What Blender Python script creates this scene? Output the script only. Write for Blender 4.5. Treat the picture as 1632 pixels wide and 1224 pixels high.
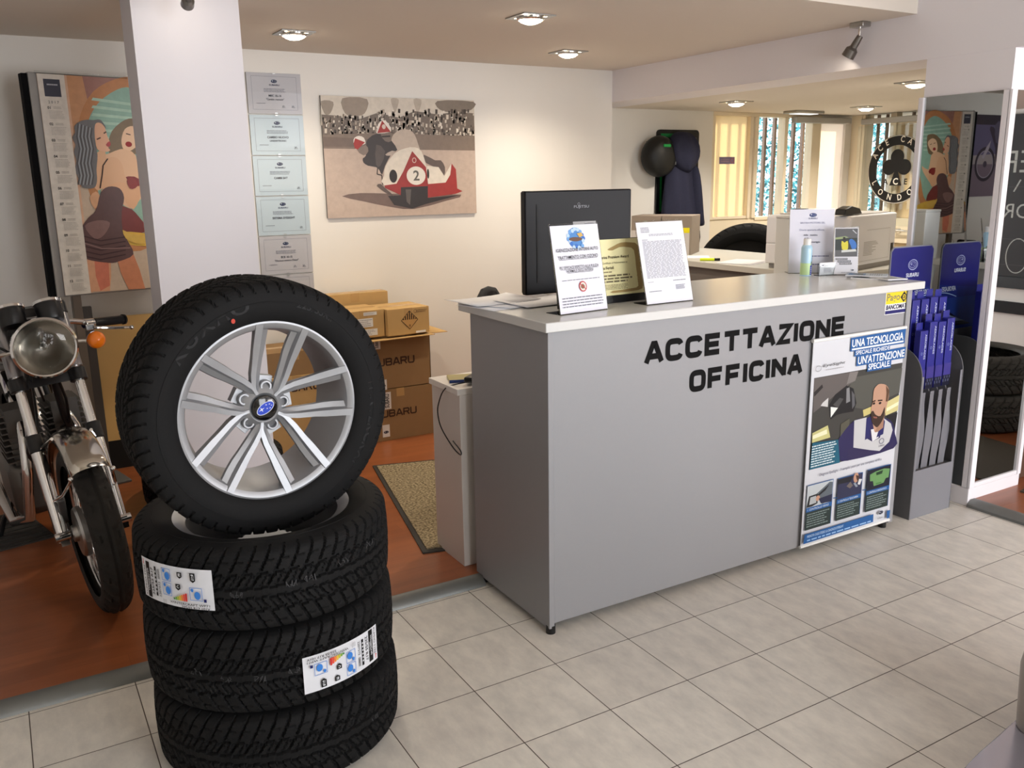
import bpy, math, random
import numpy as np
from mathutils import Vector, Matrix

for o in list(bpy.data.objects):
    bpy.data.objects.remove(o)
SC = bpy.context.scene
COL = SC.collection
random.seed(7)
PI = math.pi
R = math.radians

# ---------------------------------------------------------------- camera
cam_data = bpy.data.cameras.new('camera')
cam = bpy.data.objects.new('camera', cam_data)
COL.objects.link(cam)
cam_data.sensor_width = 36.0
cam_data.lens = 30.79
cam_data.clip_start = 0.02
cam.matrix_world = Matrix(((0.8622475, 0.1278151, -0.4900945, -1.41136),
                           (-0.5062632, 0.1887218, -0.8414759, -2.16891),
                           (-0.0150619, 0.9736772, 0.2274330, 1.54679),
                           (0, 0, 0, 1)))
SC.camera = cam

# ---------------------------------------------------------------- sky, sun, daylight, exposure
world = bpy.data.worlds.new('sky')
SC.world = world
world.use_nodes = True
wn = world.node_tree.nodes
bgn = wn['Background']
bgn.inputs['Color'].default_value = (0.90, 0.95, 1.0, 1)
bgn.inputs['Strength'].default_value = 4.0


def add_light(name, kind, loc, energy, color, rot=None, **kw):
    ld = bpy.data.lights.new(name, kind)
    ld.energy = energy
    ld.color = color
    for k, v in kw.items():
        setattr(ld, k, v)
    lo = bpy.data.objects.new(name, ld)
    COL.objects.link(lo)
    lo.location = loc
    if rot:
        lo.rotation_euler = rot
    return lo


# low sun falling on the garden side, behind the frosted door panels
sun = add_light('sun', 'SUN', (8, 8, 6), 7.0, (1.0, 0.86, 0.66), angle=R(1.0))
sun.rotation_euler = Vector((-0.42, -0.80, -0.50)).to_track_quat('-Z', 'Y').to_euler()
# daylight through the shop front behind the camera and through the right-hand room's window
add_light('shopfront_daylight', 'AREA', (0.70, -5.2, 1.45), 150.0, (0.91, 0.95, 1.0), (R(90), 0, 0),
          shape='RECTANGLE', size=2.3, size_y=2.4)
add_light('side_window_daylight', 'AREA', (4.4, -5.2, 1.25), 205.0, (0.95, 0.97, 1.0), (R(90), 0, 0),
          shape='RECTANGLE', size=3.0, size_y=1.7)

SC.view_settings.view_transform = 'Standard'
SC.view_settings.look = 'None'
SC.view_settings.exposure = 0.0
SC.view_settings.gamma = 1.0
SC.view_settings.use_curve_mapping = False


# ---------------------------------------------------------------- materials
def lin(v):
    v = v / 255.0
    return v / 12.92 if v <= 0.04045 else ((v + 0.055) / 1.055) ** 2.4


def rgb(r, g, b):
    return (lin(r), lin(g), lin(b), 1.0)


_mats = {}


def pm(name, col, rough=0.5, metal=0.0, spec=0.5, coat=0.0, noise=0.0, nscale=40.0, bump=0.0, bscale=200.0, trans=0.0,
       ior=1.45, emis=None, estr=0.0, alpha=1.0):
    """principled material with optional noise mottling and bump"""
    if name in _mats:
        return _mats[name]
    m = bpy.data.materials.new(name)
    m.use_nodes = True
    nt = m.node_tree
    b = nt.nodes['Principled BSDF']
    c = rgb(*col)
    b.inputs['Base Color'].default_value = c
    b.inputs['Roughness'].default_value = rough
    b.inputs['Metallic'].default_value = metal
    b.inputs['Specular IOR Level'].default_value = spec
    b.inputs['Coat Weight'].default_value = coat
    b.inputs['Transmission Weight'].default_value = trans
    b.inputs['IOR'].default_value = ior
    b.inputs['Alpha'].default_value = alpha
    if emis:
        b.inputs['Emission Color'].default_value = rgb(*emis)
        b.inputs['Emission Strength'].default_value = estr
    if noise or bump:
        tc = nt.nodes.new('ShaderNodeTexCoord')
    if noise:
        n = nt.nodes.new('ShaderNodeTexNoise')
        n.inputs['Scale'].default_value = nscale
        n.inputs['Detail'].default_value = 4
        nt.links.new(tc.outputs['Object'], n.inputs['Vector'])
        mx = nt.nodes.new('ShaderNodeMix')
        mx.data_type = 'RGBA'
        mx.inputs['A'].default_value = tuple(min(1, x * (1 - noise)) for x in c[:3]) + (1,)
        mx.inputs['B'].default_value = tuple(min(1, x * (1 + noise)) for x in c[:3]) + (1,)
        nt.links.new(n.outputs['Fac'], mx.inputs['Factor'])
        nt.links.new(mx.outputs['Result'], b.inputs['Base Color'])
    if bump:
        n2 = nt.nodes.new('ShaderNodeTexNoise')
        n2.inputs['Scale'].default_value = bscale
        n2.inputs['Detail'].default_value = 3
        nt.links.new(tc.outputs['Object'], n2.inputs['Vector'])
        bp = nt.nodes.new('ShaderNodeBump')
        bp.inputs['Strength'].default_value = bump
        bp.inputs['Distance'].default_value = 0.002
        nt.links.new(n2.outputs['Fac'], bp.inputs['Height'])
        nt.links.new(bp.outputs['Normal'], b.inputs['Normal'])
    _mats[name] = m
    return m


def ink(r, g, b, rough=0.45):
    art = 0.16 if rough in (0.35, 0.4) and r < 222 else 0.0      # painted and photographic prints are mottled
    return pm('ink_%d_%d_%d_%d' % (r, g, b, int(rough * 100)), (r, g, b), rough, spec=0.3, noise=art, nscale=34)


M_wall = pm('white_wall_paint', (230, 226, 220), 0.75, spec=0.2, noise=0.02, nscale=3, bump=0.08, bscale=120)
M_pillar = pm('white_pillar_paint', (232, 228, 232), 0.6, spec=0.25, noise=0.015, nscale=3)
M_ceil = pm('ceiling_paint', (222, 213, 202), 0.85, spec=0.1, noise=0.015, nscale=2)
M_white = pm('white_plastic', (232, 232, 230), 0.35)
M_whitemat = pm('white_lacquer', (226, 224, 220), 0.4)
M_cream = pm('cream_lacquer', (236, 222, 196), 0.4)
M_black = pm('black_plastic', (16, 16, 18), 0.35)
M_blackmat = pm('black_matt', (20, 20, 21), 0.75)
M_chrome = pm('chrome', (225, 225, 225), 0.09, 1.0)
M_steel = pm('brushed_steel', (170, 170, 168), 0.3, 1.0)
M_alu = pm('aluminium_strip', (128, 130, 128), 0.5, 0.7, noise=0.06, nscale=30)
M_rubber = pm('tyre_rubber', (17, 17, 18), 0.72, spec=0.25, noise=0.12, nscale=25)
M_rubber_mark = pm('tyre_sidewall_lettering', (27, 27, 29), 0.6, spec=0.35)
M_alloy = pm('alloy_wheel_silver', (166, 168, 172), 0.48, 0.8, noise=0.03, nscale=60)
M_alloy_in = pm('alloy_barrel_silver', (180, 182, 186), 0.34, 0.8)
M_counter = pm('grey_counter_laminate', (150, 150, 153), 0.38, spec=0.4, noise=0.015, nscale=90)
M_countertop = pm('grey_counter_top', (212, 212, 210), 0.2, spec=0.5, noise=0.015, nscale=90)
M_grey = pm('grey_laminate', (170, 168, 164), 0.45)
M_darkgrey = pm('dark_grey_board', (92, 92, 92), 0.55)
M_card = pm('brown_cardboard', (150, 120, 86), 0.85, spec=0.1, noise=0.06, nscale=18)
M_card2 = pm('tan_cardboard', (190, 156, 106), 0.85, spec=0.1, noise=0.05, nscale=18)
M_cardgrey = pm('grey_brown_cardboard', (150, 138, 126), 0.8, spec=0.15, noise=0.05, nscale=20)
M_paper = pm('white_paper', (238, 238, 242), 0.6, spec=0.2)
M_acryl = pm('clear_acrylic', (245, 248, 248), 0.04, trans=1.0, ior=1.3)
M_navy = pm('navy_fabric', (44, 45, 62), 0.85, spec=0.15, noise=0.15, nscale=60, bump=0.3, bscale=300)
M_amber = pm('amber_lens', (236, 120, 14), 0.15, coat=0.5)
M_wood = pm('pale_wood', (236, 196, 128), 0.45, noise=0.06, nscale=6)
M_lamp = pm('lamp_diffuser', (255, 248, 235), 0.4, emis=(255, 240, 215), estr=40.0)
M_bluecard = pm('blue_cardboard', (38, 40, 130), 0.3, spec=0.5)


def node_mat(name):
    m = bpy.data.materials.new(name)
    m.use_nodes = True
    nt = m.node_tree
    return m, nt, nt.nodes['Principled BSDF']


def mat_tiles():
    m, nt, b = node_mat('grey_stone_floor_tiles')
    g = nt.nodes.new('ShaderNodeNewGeometry')
    br = nt.nodes.new('ShaderNodeTexBrick')
    br.offset = 0.0
    br.squash = 1.0
    for k, v in (('Scale', 1.0), ('Mortar Size', 0.0016), ('Mortar Smooth', 0.1), ('Bias', 0.0), ('Brick Width', 0.3), ('Row Height', 0.3)):
        br.inputs[k].default_value = v
    br.inputs['Color1'].default_value = rgb(224, 219, 211)
    br.inputs['Color2'].default_value = rgb(231, 227, 219)
    br.inputs['Mortar'].default_value = rgb(84, 74, 66)
    nt.links.new(g.outputs['Position'], br.inputs['Vector'])
    mp = nt.nodes.new('ShaderNodeMapping')
    mp.inputs['Scale'].default_value = (17, 8.0, 1)
    nt.links.new(g.outputs['Position'], mp.inputs['Vector'])
    # offset the stone pattern from tile to tile
    sn = nt.nodes.new('ShaderNodeVectorMath'); sn.operation = 'SNAP'
    sn.inputs[1].default_value = (0.3, 0.3, 10)
    nt.links.new(g.outputs['Position'], sn.inputs[0])
    sc = nt.nodes.new('ShaderNodeVectorMath'); sc.operation = 'MULTIPLY'
    sc.inputs[1].default_value = (37.3, 53.9, 0)
    nt.links.new(sn.outputs[0], sc.inputs[0])
    ad = nt.nodes.new('ShaderNodeVectorMath'); ad.operation = 'ADD'
    nt.links.new(mp.outputs[0], ad.inputs[0]); nt.links.new(sc.outputs[0], ad.inputs[1])
    n = nt.nodes.new('ShaderNodeTexNoise')
    n.inputs['Scale'].default_value = 1.0; n.inputs['Detail'].default_value = 9; n.inputs['Roughness'].default_value = 0.66
    nt.links.new(ad.outputs[0], n.inputs['Vector'])
    rmp = nt.nodes.new('ShaderNodeValToRGB')
    rmp.color_ramp.elements[0].position = 0.34; rmp.color_ramp.elements[0].color = (0.84, 0.84, 0.84, 1)
    rmp.color_ramp.elements[1].position = 0.62; rmp.color_ramp.elements[1].color = (1.03, 1.025, 1.01, 1)
    nt.links.new(n.outputs['Fac'], rmp.inputs[0])
    mx = nt.nodes.new('ShaderNodeMix'); mx.data_type = 'RGBA'; mx.blend_type = 'MULTIPLY'
    mx.inputs['Factor'].default_value = 1.0
    nt.links.new(br.outputs['Color'], mx.inputs['A']); nt.links.new(rmp.outputs[0], mx.inputs['B'])
    nt.links.new(mx.outputs['Result'], b.inputs['Base Color'])
    b.inputs['Roughness'].default_value = 0.34
    b.inputs['Specular IOR Level'].default_value = 0.4
    bp = nt.nodes.new('ShaderNodeBump'); bp.invert = True
    bp.inputs['Strength'].default_value = 0.5; bp.inputs['Distance'].default_value = 0.002
    nt.links.new(br.outputs['Fac'], bp.inputs['Height'])
    nt.links.new(bp.outputs[0], b.inputs['Normal'])
    return m


def mat_laminate():
    m, nt, b = node_mat('red_brown_laminate_floor')
    g = nt.nodes.new('ShaderNodeNewGeometry')
    br = nt.nodes.new('ShaderNodeTexBrick')
    br.offset = 0.37
    for k, v in (('Scale', 1.0), ('Mortar Size', 0.0006), ('Mortar Smooth', 0.2), ('Bias', 0.0), ('Brick Width', 1.2), ('Row Height', 0.095)):
        br.inputs[k].default_value = v
    br.inputs['Color1'].default_value = rgb(142, 82, 50)
    br.inputs['Color2'].default_value = rgb(154, 90, 54)
    br.inputs['Mortar'].default_value = rgb(120, 68, 42)
    nt.links.new(g.outputs['Position'], br.inputs['Vector'])
    mp = nt.nodes.new('ShaderNodeMapping'); mp.inputs['Scale'].default_value = (3, 26, 1)
    nt.links.new(g.outputs['Position'], mp.inputs['Vector'])
    n = nt.nodes.new('ShaderNodeTexNoise'); n.inputs['Scale'].default_value = 1.0; n.inputs['Detail'].default_value = 5
    nt.links.new(mp.outputs[0], n.inputs['Vector'])
    rmp = nt.nodes.new('ShaderNodeValToRGB')
    rmp.color_ramp.elements[0].position = 0.3; rmp.color_ramp.elements[0].color = (0.86, 0.83, 0.8, 1)
    rmp.color_ramp.elements[1].position = 0.7; rmp.color_ramp.elements[1].color = (1.1, 1.08, 1.05, 1)
    nt.links.new(n.outputs['Fac'], rmp.inputs[0])
    mx = nt.nodes.new('ShaderNodeMix'); mx.data_type = 'RGBA'; mx.blend_type = 'MULTIPLY'; mx.inputs['Factor'].default_value = 1
    nt.links.new(br.outputs['Color'], mx.inputs['A']); nt.links.new(rmp.outputs[0], mx.inputs['B'])
    nt.links.new(mx.outputs['Result'], b.inputs['Base Color'])
    b.inputs['Roughness'].default_value = 0.3
    return m


def mat_mat():
    m, nt, b = node_mat('beige_speckled_carpet')
    tc = nt.nodes.new('ShaderNodeTexCoord')
    n = nt.nodes.new('ShaderNodeTexNoise'); n.inputs['Scale'].default_value = 90; n.inputs['Detail'].default_value = 3
    nt.links.new(tc.outputs['Object'], n.inputs['Vector'])
    rmp = nt.nodes.new('ShaderNodeValToRGB')
    rmp.color_ramp.elements[0].position = 0.35; rmp.color_ramp.elements[0].color = rgb(92, 80, 62)
    rmp.color_ramp.elements[1].position = 0.65; rmp.color_ramp.elements[1].color = rgb(172, 156, 126)
    nt.links.new(n.outputs['Fac'], rmp.inputs[0]); nt.links.new(rmp.outputs[0], b.inputs['Base Color'])
    b.inputs['Roughness'].default_value = 0.95; b.inputs['Specular IOR Level'].default_value = 0.1
    bp = nt.nodes.new('ShaderNodeBump'); bp.inputs['Strength'].default_value = 0.8; bp.inputs['Distance'].default_value = 0.006
    nt.links.new(n.outputs['Fac'], bp.inputs['Height']); nt.links.new(bp.outputs[0], b.inputs['Normal'])
    return m


def mat_frosted():
    m = bpy.data.materials.new('frosted_cream_panel')
    m.use_nodes = True
    nt = m.node_tree
    nt.nodes.remove(nt.nodes['Principled BSDF'])
    out = nt.nodes['Material Output']
    t = nt.nodes.new('ShaderNodeBsdfTranslucent'); t.inputs['Color'].default_value = (0.86, 0.74, 0.54, 1)
    d = nt.nodes.new('ShaderNodeBsdfDiffuse'); d.inputs['Color'].default_value = (0.75, 0.68, 0.55, 1)
    mx = nt.nodes.new('ShaderNodeMixShader'); mx.inputs[0].default_value = 0.3
    nt.links.new(t.outputs[0], mx.inputs[1]); nt.links.new(d.outputs[0], mx.inputs[2]); nt.links.new(mx.outputs[0], out.inputs['Surface'])
    return m


def mat_glass():
    m = bpy.data.materials.new('window_glass')
    m.use_nodes = True
    nt = m.node_tree
    nt.nodes.remove(nt.nodes['Principled BSDF'])
    out = nt.nodes['Material Output']
    t = nt.nodes.new('ShaderNodeBsdfTransparent'); t.inputs['Color'].default_value = (0.95, 0.97, 0.97, 1)
    g = nt.nodes.new('ShaderNodeBsdfGlossy'); g.inputs['Roughness'].default_value = 0.02
    lw_ = nt.nodes.new('ShaderNodeLayerWeight'); lw_.inputs['Blend'].default_value = 0.5
    pw = nt.nodes.new('ShaderNodeMath'); pw.operation = 'POWER'; pw.inputs[1].default_value = 4.0
    nt.links.new(lw_.outputs['Facing'], pw.inputs[0])
    fr = nt.nodes.new('ShaderNodeMath'); fr.operation = 'MULTIPLY_ADD'; fr.inputs[1].default_value = 0.5; fr.inputs[2].default_value = 0.035
    nt.links.new(pw.outputs[0], fr.inputs[0])
    mx = nt.nodes.new('ShaderNodeMixShader')
    nt.links.new(fr.outputs[0], mx.inputs[0]); nt.links.new(t.outputs[0], mx.inputs[1]); nt.links.new(g.outputs[0], mx.inputs[2])
    nt.links.new(mx.outputs[0], out.inputs['Surface'])
    return m


M_tiles, M_laminate, M_mat, M_frost, M_glass = mat_tiles(), mat_laminate(), mat_mat(), mat_frosted(), mat_glass()
M_mirror = pm('mirror_silvering', (190, 193, 192), 0.01, 1.0)


# ---------------------------------------------------------------- helpers
def basis(n):
    n = Vector(n).normalized()
    a = Vector((0, 0, 1)) if abs(n.z) < 0.9 else Vector((1, 0, 0))
    u = a.cross(n).normalized()
    return u, n.cross(u), n


class G:
    """collects shapes; build() links them as ONE mesh object"""

    def __init__(self):
        self.v, self.f, self.m = [], [], []

    def add(self, verts, faces, mi=0):
        o = len(self.v)
        self.v += [tuple(x) for x in verts]
        self.f += [tuple(i + o for i in f) for f in faces]
        self.m += [mi] * len(faces)
        return self

    def box(self, x0, x1, y0, y1, z0, z1, mi=0):
        v = [(x, y, z) for z in (z0, z1) for y in (y0, y1) for x in (x0, x1)]
        return self.add(v, [(0, 2, 3, 1), (4, 5, 7, 6), (0, 1, 5, 4), (1, 3, 7, 5), (3, 2, 6, 7), (2, 0, 4, 6)], mi)

    def obox(self, c, ux, uy, uz, mi=0):
        """box from centre and three half-extent vectors"""
        c, ux, uy, uz = map(Vector, (c, ux, uy, uz))
        v = [c + a * ux + b * uy + d * uz for d in (-1, 1) for b in (-1, 1) for a in (-1, 1)]
        return self.add(v, [(0, 2, 3, 1), (4, 5, 7, 6), (0, 1, 5, 4), (1, 3, 7, 5), (3, 2, 6, 7), (2, 0, 4, 6)], mi)

    def quad(self, a, b, c, d, mi=0):
        return self.add([a, b, c, d], [(0, 1, 2, 3)], mi)

    def prism(self, pts, vec, mi=0):
        """closed polygon (3-D points) extruded by vec"""
        n = len(pts)
        vec = Vector(vec)
        p = [Vector(q) for q in pts]
        v = p + [q + vec for q in p]
        f = [tuple(range(n - 1, -1, -1)), tuple(range(n, 2 * n))]
        f += [(i, (i + 1) % n, n + (i + 1) % n, n + i) for i in range(n)]
        return self.add(v, f, mi)

    def cyl(self, p0, p1, r0, r1=None, seg=20, mi=0, caps=True):
        r1 = r0 if r1 is None else r1
        p0, p1 = Vector(p0), Vector(p1)
        u, w, _ = basis(p1 - p0)
        v = []
        for p, r in ((p0, r0), (p1, r1)):
            v += [p + r * (math.cos(2 * PI * i / seg) * u + math.sin(2 * PI * i / seg) * w) for i in range(seg)]
        f = [(i, (i + 1) % seg, seg + (i + 1) % seg, seg + i) for i in range(seg)]
        if caps:
            f += [tuple(range(seg - 1, -1, -1)), tuple(range(seg, 2 * seg))]
        return self.add(v, f, mi)

    def tube(self, pts, r, seg=10, mi=0, closed=False):
        p = [Vector(q) for q in pts]
        n = len(p)
        rr = r if isinstance(r, (list, tuple)) else [r] * n
        v, prev = [], None
        for i in range(n):
            if closed:
                t = p[(i + 1) % n] - p[i - 1]
            else:
                t = p[min(i + 1, n - 1)] - p[max(i - 1, 0)]
            t.normalize()
            if prev is None:
                u, w, _ = basis(t)
            else:
                u = prev - t * prev.dot(t)
                u.normalize()
                w = t.cross(u)
            prev = u
            v += [p[i] + rr[i] * (math.cos(2 * PI * k / seg) * u + math.sin(2 * PI * k / seg) * w) for k in range(seg)]
        f = []
        for i in range(n if closed else n - 1):
            a, b = i * seg, ((i + 1) % n) * seg
            f += [(a + k, a + (k + 1) % seg, b + (k + 1) % seg, b + k) for k in range(seg)]
        if not closed:
            f += [tuple(range(seg - 1, -1, -1)), tuple(range((n - 1) * seg, n * seg))]
        return self.add(v, f, mi)

    def lathe(self, prof, c=(0, 0, 0), ax=(0, 0, 1), seg=48, mi=0, a0=0.0, a1=2 * PI, loop=False):
        """prof: (r, h) pairs round axis ax through c"""
        c = Vector(c)
        u, w, n = basis(ax)
        full = abs(a1 - a0 - 2 * PI) < 1e-6
        k = seg if full else seg + 1
        v = []
        for i in range(k):
            a = a0 + (a1 - a0) * i / seg
            d = math.cos(a) * u + math.sin(a) * w
            v += [c + d * r + n * h for r, h in prof]
        m = len(prof)
        f = []
        for i in range(seg):
            a, b = i * m, ((i + 1) % k) * m
            for j in range(m if loop else m - 1):
                j2 = (j + 1) % m
                f.append((a + j, b + j, b + j2, a + j2))
        return self.add(v, f, mi)

    def ball(self, c, r, seg=20, rings=12, mi=0):
        rx, ry, rz = r if isinstance(r, (list, tuple)) else (r, r, r)
        v = []
        for i in range(rings + 1):
            t = PI * i / rings
            for k in range(seg):
                a = 2 * PI * k / seg
                v.append((c[0] + rx * math.sin(t) * math.cos(a), c[1] + ry * math.sin(t) * math.sin(a), c[2] + rz * math.cos(t)))
        f = [(i * seg + k, (i + 1) * seg + k, (i + 1) * seg + (k + 1) % seg, i * seg + (k + 1) % seg) for i in range(rings) for k in range(seg)]
        return self.add(v, f, mi)

    def loft(self, rings, mi=0, caps=True):
        n = len(rings[0])
        v = [p for r in rings for p in r]
        f = []
        for i in range(len(rings) - 1):
            a, b = i * n, (i + 1) * n
            f += [(a + k, a + (k + 1) % n, b + (k + 1) % n, b + k) for k in range(n)]
        if caps:
            f += [tuple(range(n - 1, -1, -1)), tuple(range((len(rings) - 1) * n, len(rings) * n))]
        return self.add(v, f, mi)

    def mesh(self, name, mats, smooth=40):
        me = bpy.data.meshes.new(name)
        me.from_pydata(self.v, [], self.f)
        for m in (mats if isinstance(mats, (list, tuple)) else [mats]):
            me.materials.append(m)
        me.polygons.foreach_set('material_index', self.m)
        if smooth:
            me.polygons.foreach_set('use_smooth', [True] * len(me.polygons))
            me.set_sharp_from_angle(angle=R(smooth))
        me.update()
        return me

    def build(self, name, mats, parent=None, smooth=40, bev=0.0, loc=None):
        o = bpy.data.objects.new(name, self.mesh(name, mats, smooth))
        COL.objects.link(o)
        if parent:
            o.parent = parent
        if loc:
            o.location = loc
        if bev:
            bm = o.modifiers.new('edge', 'BEVEL')
            bm.width = bev
            bm.segments = 2
            bm.limit_method = 'ANGLE'
            bm.angle_limit = R(50)
        return o


def put(name, me, parent=None, loc=None, rot=None):
    o = bpy.data.objects.new(name, me)
    COL.objects.link(o)
    if parent:
        o.parent = parent
    if loc:
        o.location = loc
    if rot:
        o.rotation_euler = rot
    return o


def tag(o, label, cat, group=None):
    o['label'] = label
    o['category'] = cat
    if group:
        o['group'] = group
    return o


def thing(name, label, cat, loc=(0, 0, 0), rotz=0.0, group=None, rot=None):
    o = bpy.data.objects.new(name, None)
    o.empty_display_size = 0.1
    COL.objects.link(o)
    o.location = loc
    o.rotation_euler = rot if rot else (0, 0, rotz)
    return tag(o, label, cat, group)


def struct(o, kind='structure'):
    o['kind'] = kind
    return o


def smooth_pts(pts, n=5):
    """closed Catmull-Rom"""
    out = []
    k = len(pts)
    for i in range(k):
        p0, p1, p2, p3 = (np.array(pts[(i + j - 1) % k], float) for j in range(4))
        for s in range(n):
            t = s / n
            out.append(tuple(0.5 * ((2 * p1) + (p2 - p0) * t + (2 * p0 - 5 * p1 + 4 * p2 - p3) * t * t + (3 * p1 - p0 - 3 * p2 + p3) * t ** 3)))
    return out


def text_mesh(body, bold=0.0, shear=0.0, spacing=1.0):
    cu = bpy.data.curves.new('lettering', 'FONT')
    cu.body = body
    cu.size = 1.0
    cu.offset = bold
    cu.shear = shear
    cu.space_character = spacing
    cu.resolution_u = 3
    ob = bpy.data.objects.new('lettering', cu)
    me = bpy.data.meshes.new_from_object(ob)
    v = [(q.co.x, q.co.y) for q in me.vertices]
    f = [tuple(p.vertices) for p in me.polygons]
    bpy.data.objects.remove(ob)
    bpy.data.meshes.remove(me)
    bpy.data.curves.remove(cu)
    if not v:
        return [], [], (0, 0, 1, 1)
    a = np.array(v)
    return v, f, (a[:, 0].min(), a[:, 1].min(), a[:, 0].max(), a[:, 1].max())


_tc = {}


def text_cached(body, bold, shear, spacing):
    k = (body, bold, shear, spacing)
    if k not in _tc:
        _tc[k] = text_mesh(*k)
    return _tc[k]


def homography(src, dst):
    A, b = [], []
    for (x, y), (u, v) in zip(src, dst):
        A.append([x, y, 1, 0, 0, 0, -u * x, -u * y]); b.append(u)
        A.append([0, 0, 0, x, y, 1, -v * x, -v * y]); b.append(v)
    h = np.linalg.solve(np.array(A, float), np.array(b, float))

    def f(p):
        w = h[6] * p[0] + h[7] * p[1] + 1
        return ((h[0] * p[0] + h[1] * p[1] + h[2]) / w, (h[3] * p[0] + h[4] * p[1] + h[5]) / w)
    return f


class Print:
    """flat (or wrapped) printed artwork: layered inks on one surface, w x h metres, origin bottom left"""

    def __init__(self, w, h, fn=None, step=0.00012):
        self.w, self.h, self.step = w, h, step
        self.g = G()
        self.mats = []
        self.l = 1
        self.fn = fn or (lambda x, y, d: (x, y, d))
        self.q = None

    def warp(self, quad):
        """quad: TL, TR, BR, BL outline of the sheet in drawing units"""
        self.q = homography(quad, [(0, self.h), (self.w, self.h), (self.w, 0), (0, 0)])
        return self

    def mi(self, m):
        if m not in self.mats:
            self.mats.append(m)
        return self.mats.index(m)

    def _emit(self, pts, faces, m):
        d = self.step * self.l
        self.l += 1
        self.g.add([self.fn(x, y, d) for x, y in pts], faces, self.mi(m))

    def poly(self, pts, m, smooth=0):
        if self.q:
            pts = [self.q(p) for p in pts]
        if smooth:
            pts = smooth_pts(pts, smooth)
        a = sum(pts[i - 1][0] * pts[i][1] - pts[i][0] * pts[i - 1][1] for i in range(len(pts)))
        if a < 0:
            pts = pts[::-1]
        self._emit(pts, [tuple(range(len(pts)))], m)
        return self

    def rect(self, x0, y0, x1, y1, m, nx=1):
        xs = [x0 + (x1 - x0) * i / nx for i in range(nx + 1)]
        pts = [(x, y0) for x in xs] + [(x, y1) for x in xs]
        self._emit(pts, [(i, i + 1, nx + 2 + i, nx + 1 + i) for i in range(nx)], m)
        return self

    def ell(self, cx, cy, rx, ry, m, n=28, a0=0, a1=360):
        full = a1 - a0 >= 360
        k = n if full else n + 1
        pts = [(cx + rx * math.cos(R(a0 + (a1 - a0) * i / n)), cy + ry * math.sin(R(a0 + (a1 - a0) * i / n))) for i in range(k)]
        self._emit(pts, [tuple(range(k))], m)
        return self

    def ring(self, cx, cy, rx, ry, t, m, n=32, a0=0, a1=360):
        pts, f = [], []
        full = a1 - a0 >= 360
        k = n if full else n + 1
        for i in range(k):
            a = R(a0 + (a1 - a0) * i / n)
            pts += [(cx + rx * math.cos(a), cy + ry * math.sin(a)), (cx + (rx - t) * math.cos(a), cy + (ry - t) * math.sin(a))]
        for i in range(n):
            a, b = 2 * i, 2 * ((i + 1) % k)
            f.append((a, b, b + 1, a + 1))
        self._emit(pts, f, m)
        return self

    def line(self, pts, t, m):
        if self.q:
            pts = [self.q(p) for p in pts]
        v, f = [], []
        for i in range(len(pts) - 1):
            a, b = np.array(pts[i]), np.array(pts[i + 1])
            d = b - a
            L = np.hypot(*d) or 1
            nrm = np.array([-d[1], d[0]]) / L * t / 2
            o = len(v)
            v += [tuple(a + nrm), tuple(a - nrm), tuple(b - nrm), tuple(b + nrm)]
            f.append((o, o + 1, o + 2, o + 3))
        self._emit(v, f, m)
        return self

    def text(self, s, x0, y0, x1, y1, m, bold=0.0, shear=0.0, spacing=1.0, rot=0):
        """text stretched into the box; rot in quarter turns"""
        v, f, (a, b, c, d) = text_cached(s, bold, shear, spacing)
        if not v:
            return self
        out = []
        for x, y in v:
            u, w = (x - a) / max(c - a, 1e-6), (y - b) / max(d - b, 1e-6)
            if rot == 1:
                u, w = 1 - w, u
            elif rot == 2:
                u, w = 1 - u, 1 - w
            elif rot == 3:
                u, w = w, 1 - u
            out.append((x0 + (x1 - x0) * u, y0 + (y1 - y0) * w))
        self._emit(out, f, m)
        return self

    def textc(self, s, cx, y, h, m, bold=0.0, shear=0.0, maxw=None, align='C', sx=1.0):
        """text of cap height h, centred on cx (or from cx)"""
        v, f, (a, b, c, d) = text_cached(s, bold, shear, 1.0)
        if not v:
            return self
        k = h / 0.73
        w = (c - a) * k * sx
        if maxw and w > maxw:
            sx *= maxw / w
            w = maxw
        x = cx - w / 2 if align == 'C' else (cx if align == 'L' else cx - w)
        self._emit([(x + (p - a) * k * sx, y + q * k) for p, q in v], f, m)
        return self

    def greek(self, x0, y0, x1, y1, n, m, ragged=0.25, t=0.45):
        """lines of small print too fine to read"""
        dy = (y1 - y0) / n
        v, f = [], []
        for i in range(n):
            y = y1 - dy * (i + 0.75)
            x = x0
            xe = x1 - (x1 - x0) * ragged * random.random()
            while x < xe:
                L = min((x1 - x0) * random.uniform(0.04, 0.14), xe - x)
                o = len(v)
                v += [(x, y), (x + L, y), (x + L, y + dy * t), (x, y + dy * t)]
                f.append((o, o + 1, o + 2, o + 3))
                x += L + (x1 - x0) * 0.018
        self._emit(v, f, m)
        return self

    def stars(self, cx, cy, w, ring=True, blue=(28, 40, 120), mono=None):
        """oval badge with one large and five small stars"""
        h = w * 0.56
        sil = mono or ink(215, 218, 225, 0.3)
        self.ell(cx, cy, w / 2, h / 2, sil)
        self.ell(cx, cy, w / 2 * 0.93, h / 2 * 0.89, ink(*blue, 0.3))

        def star(x, y, r):
            pts = []
            for i in range(8):
                a = PI / 4 * i
                q = r if i % 2 == 0 else r * 0.28
                pts.append((x + q * math.cos(a) * 1.25, y + q * math.sin(a)))
            return pts
        for x, y, r in ((-0.2, 0.06, 0.14), (0.12, 0.14, 0.055), (0.28, 0.07, 0.055), (0.06, -0.07, 0.055), (0.2, -0.14, 0.055), (0.33, -0.06, 0.05)):
            self._emit(star(cx + x * w, cy + y * w * 0.9, r * w), [tuple(range(8))], sil)
        return self

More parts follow.
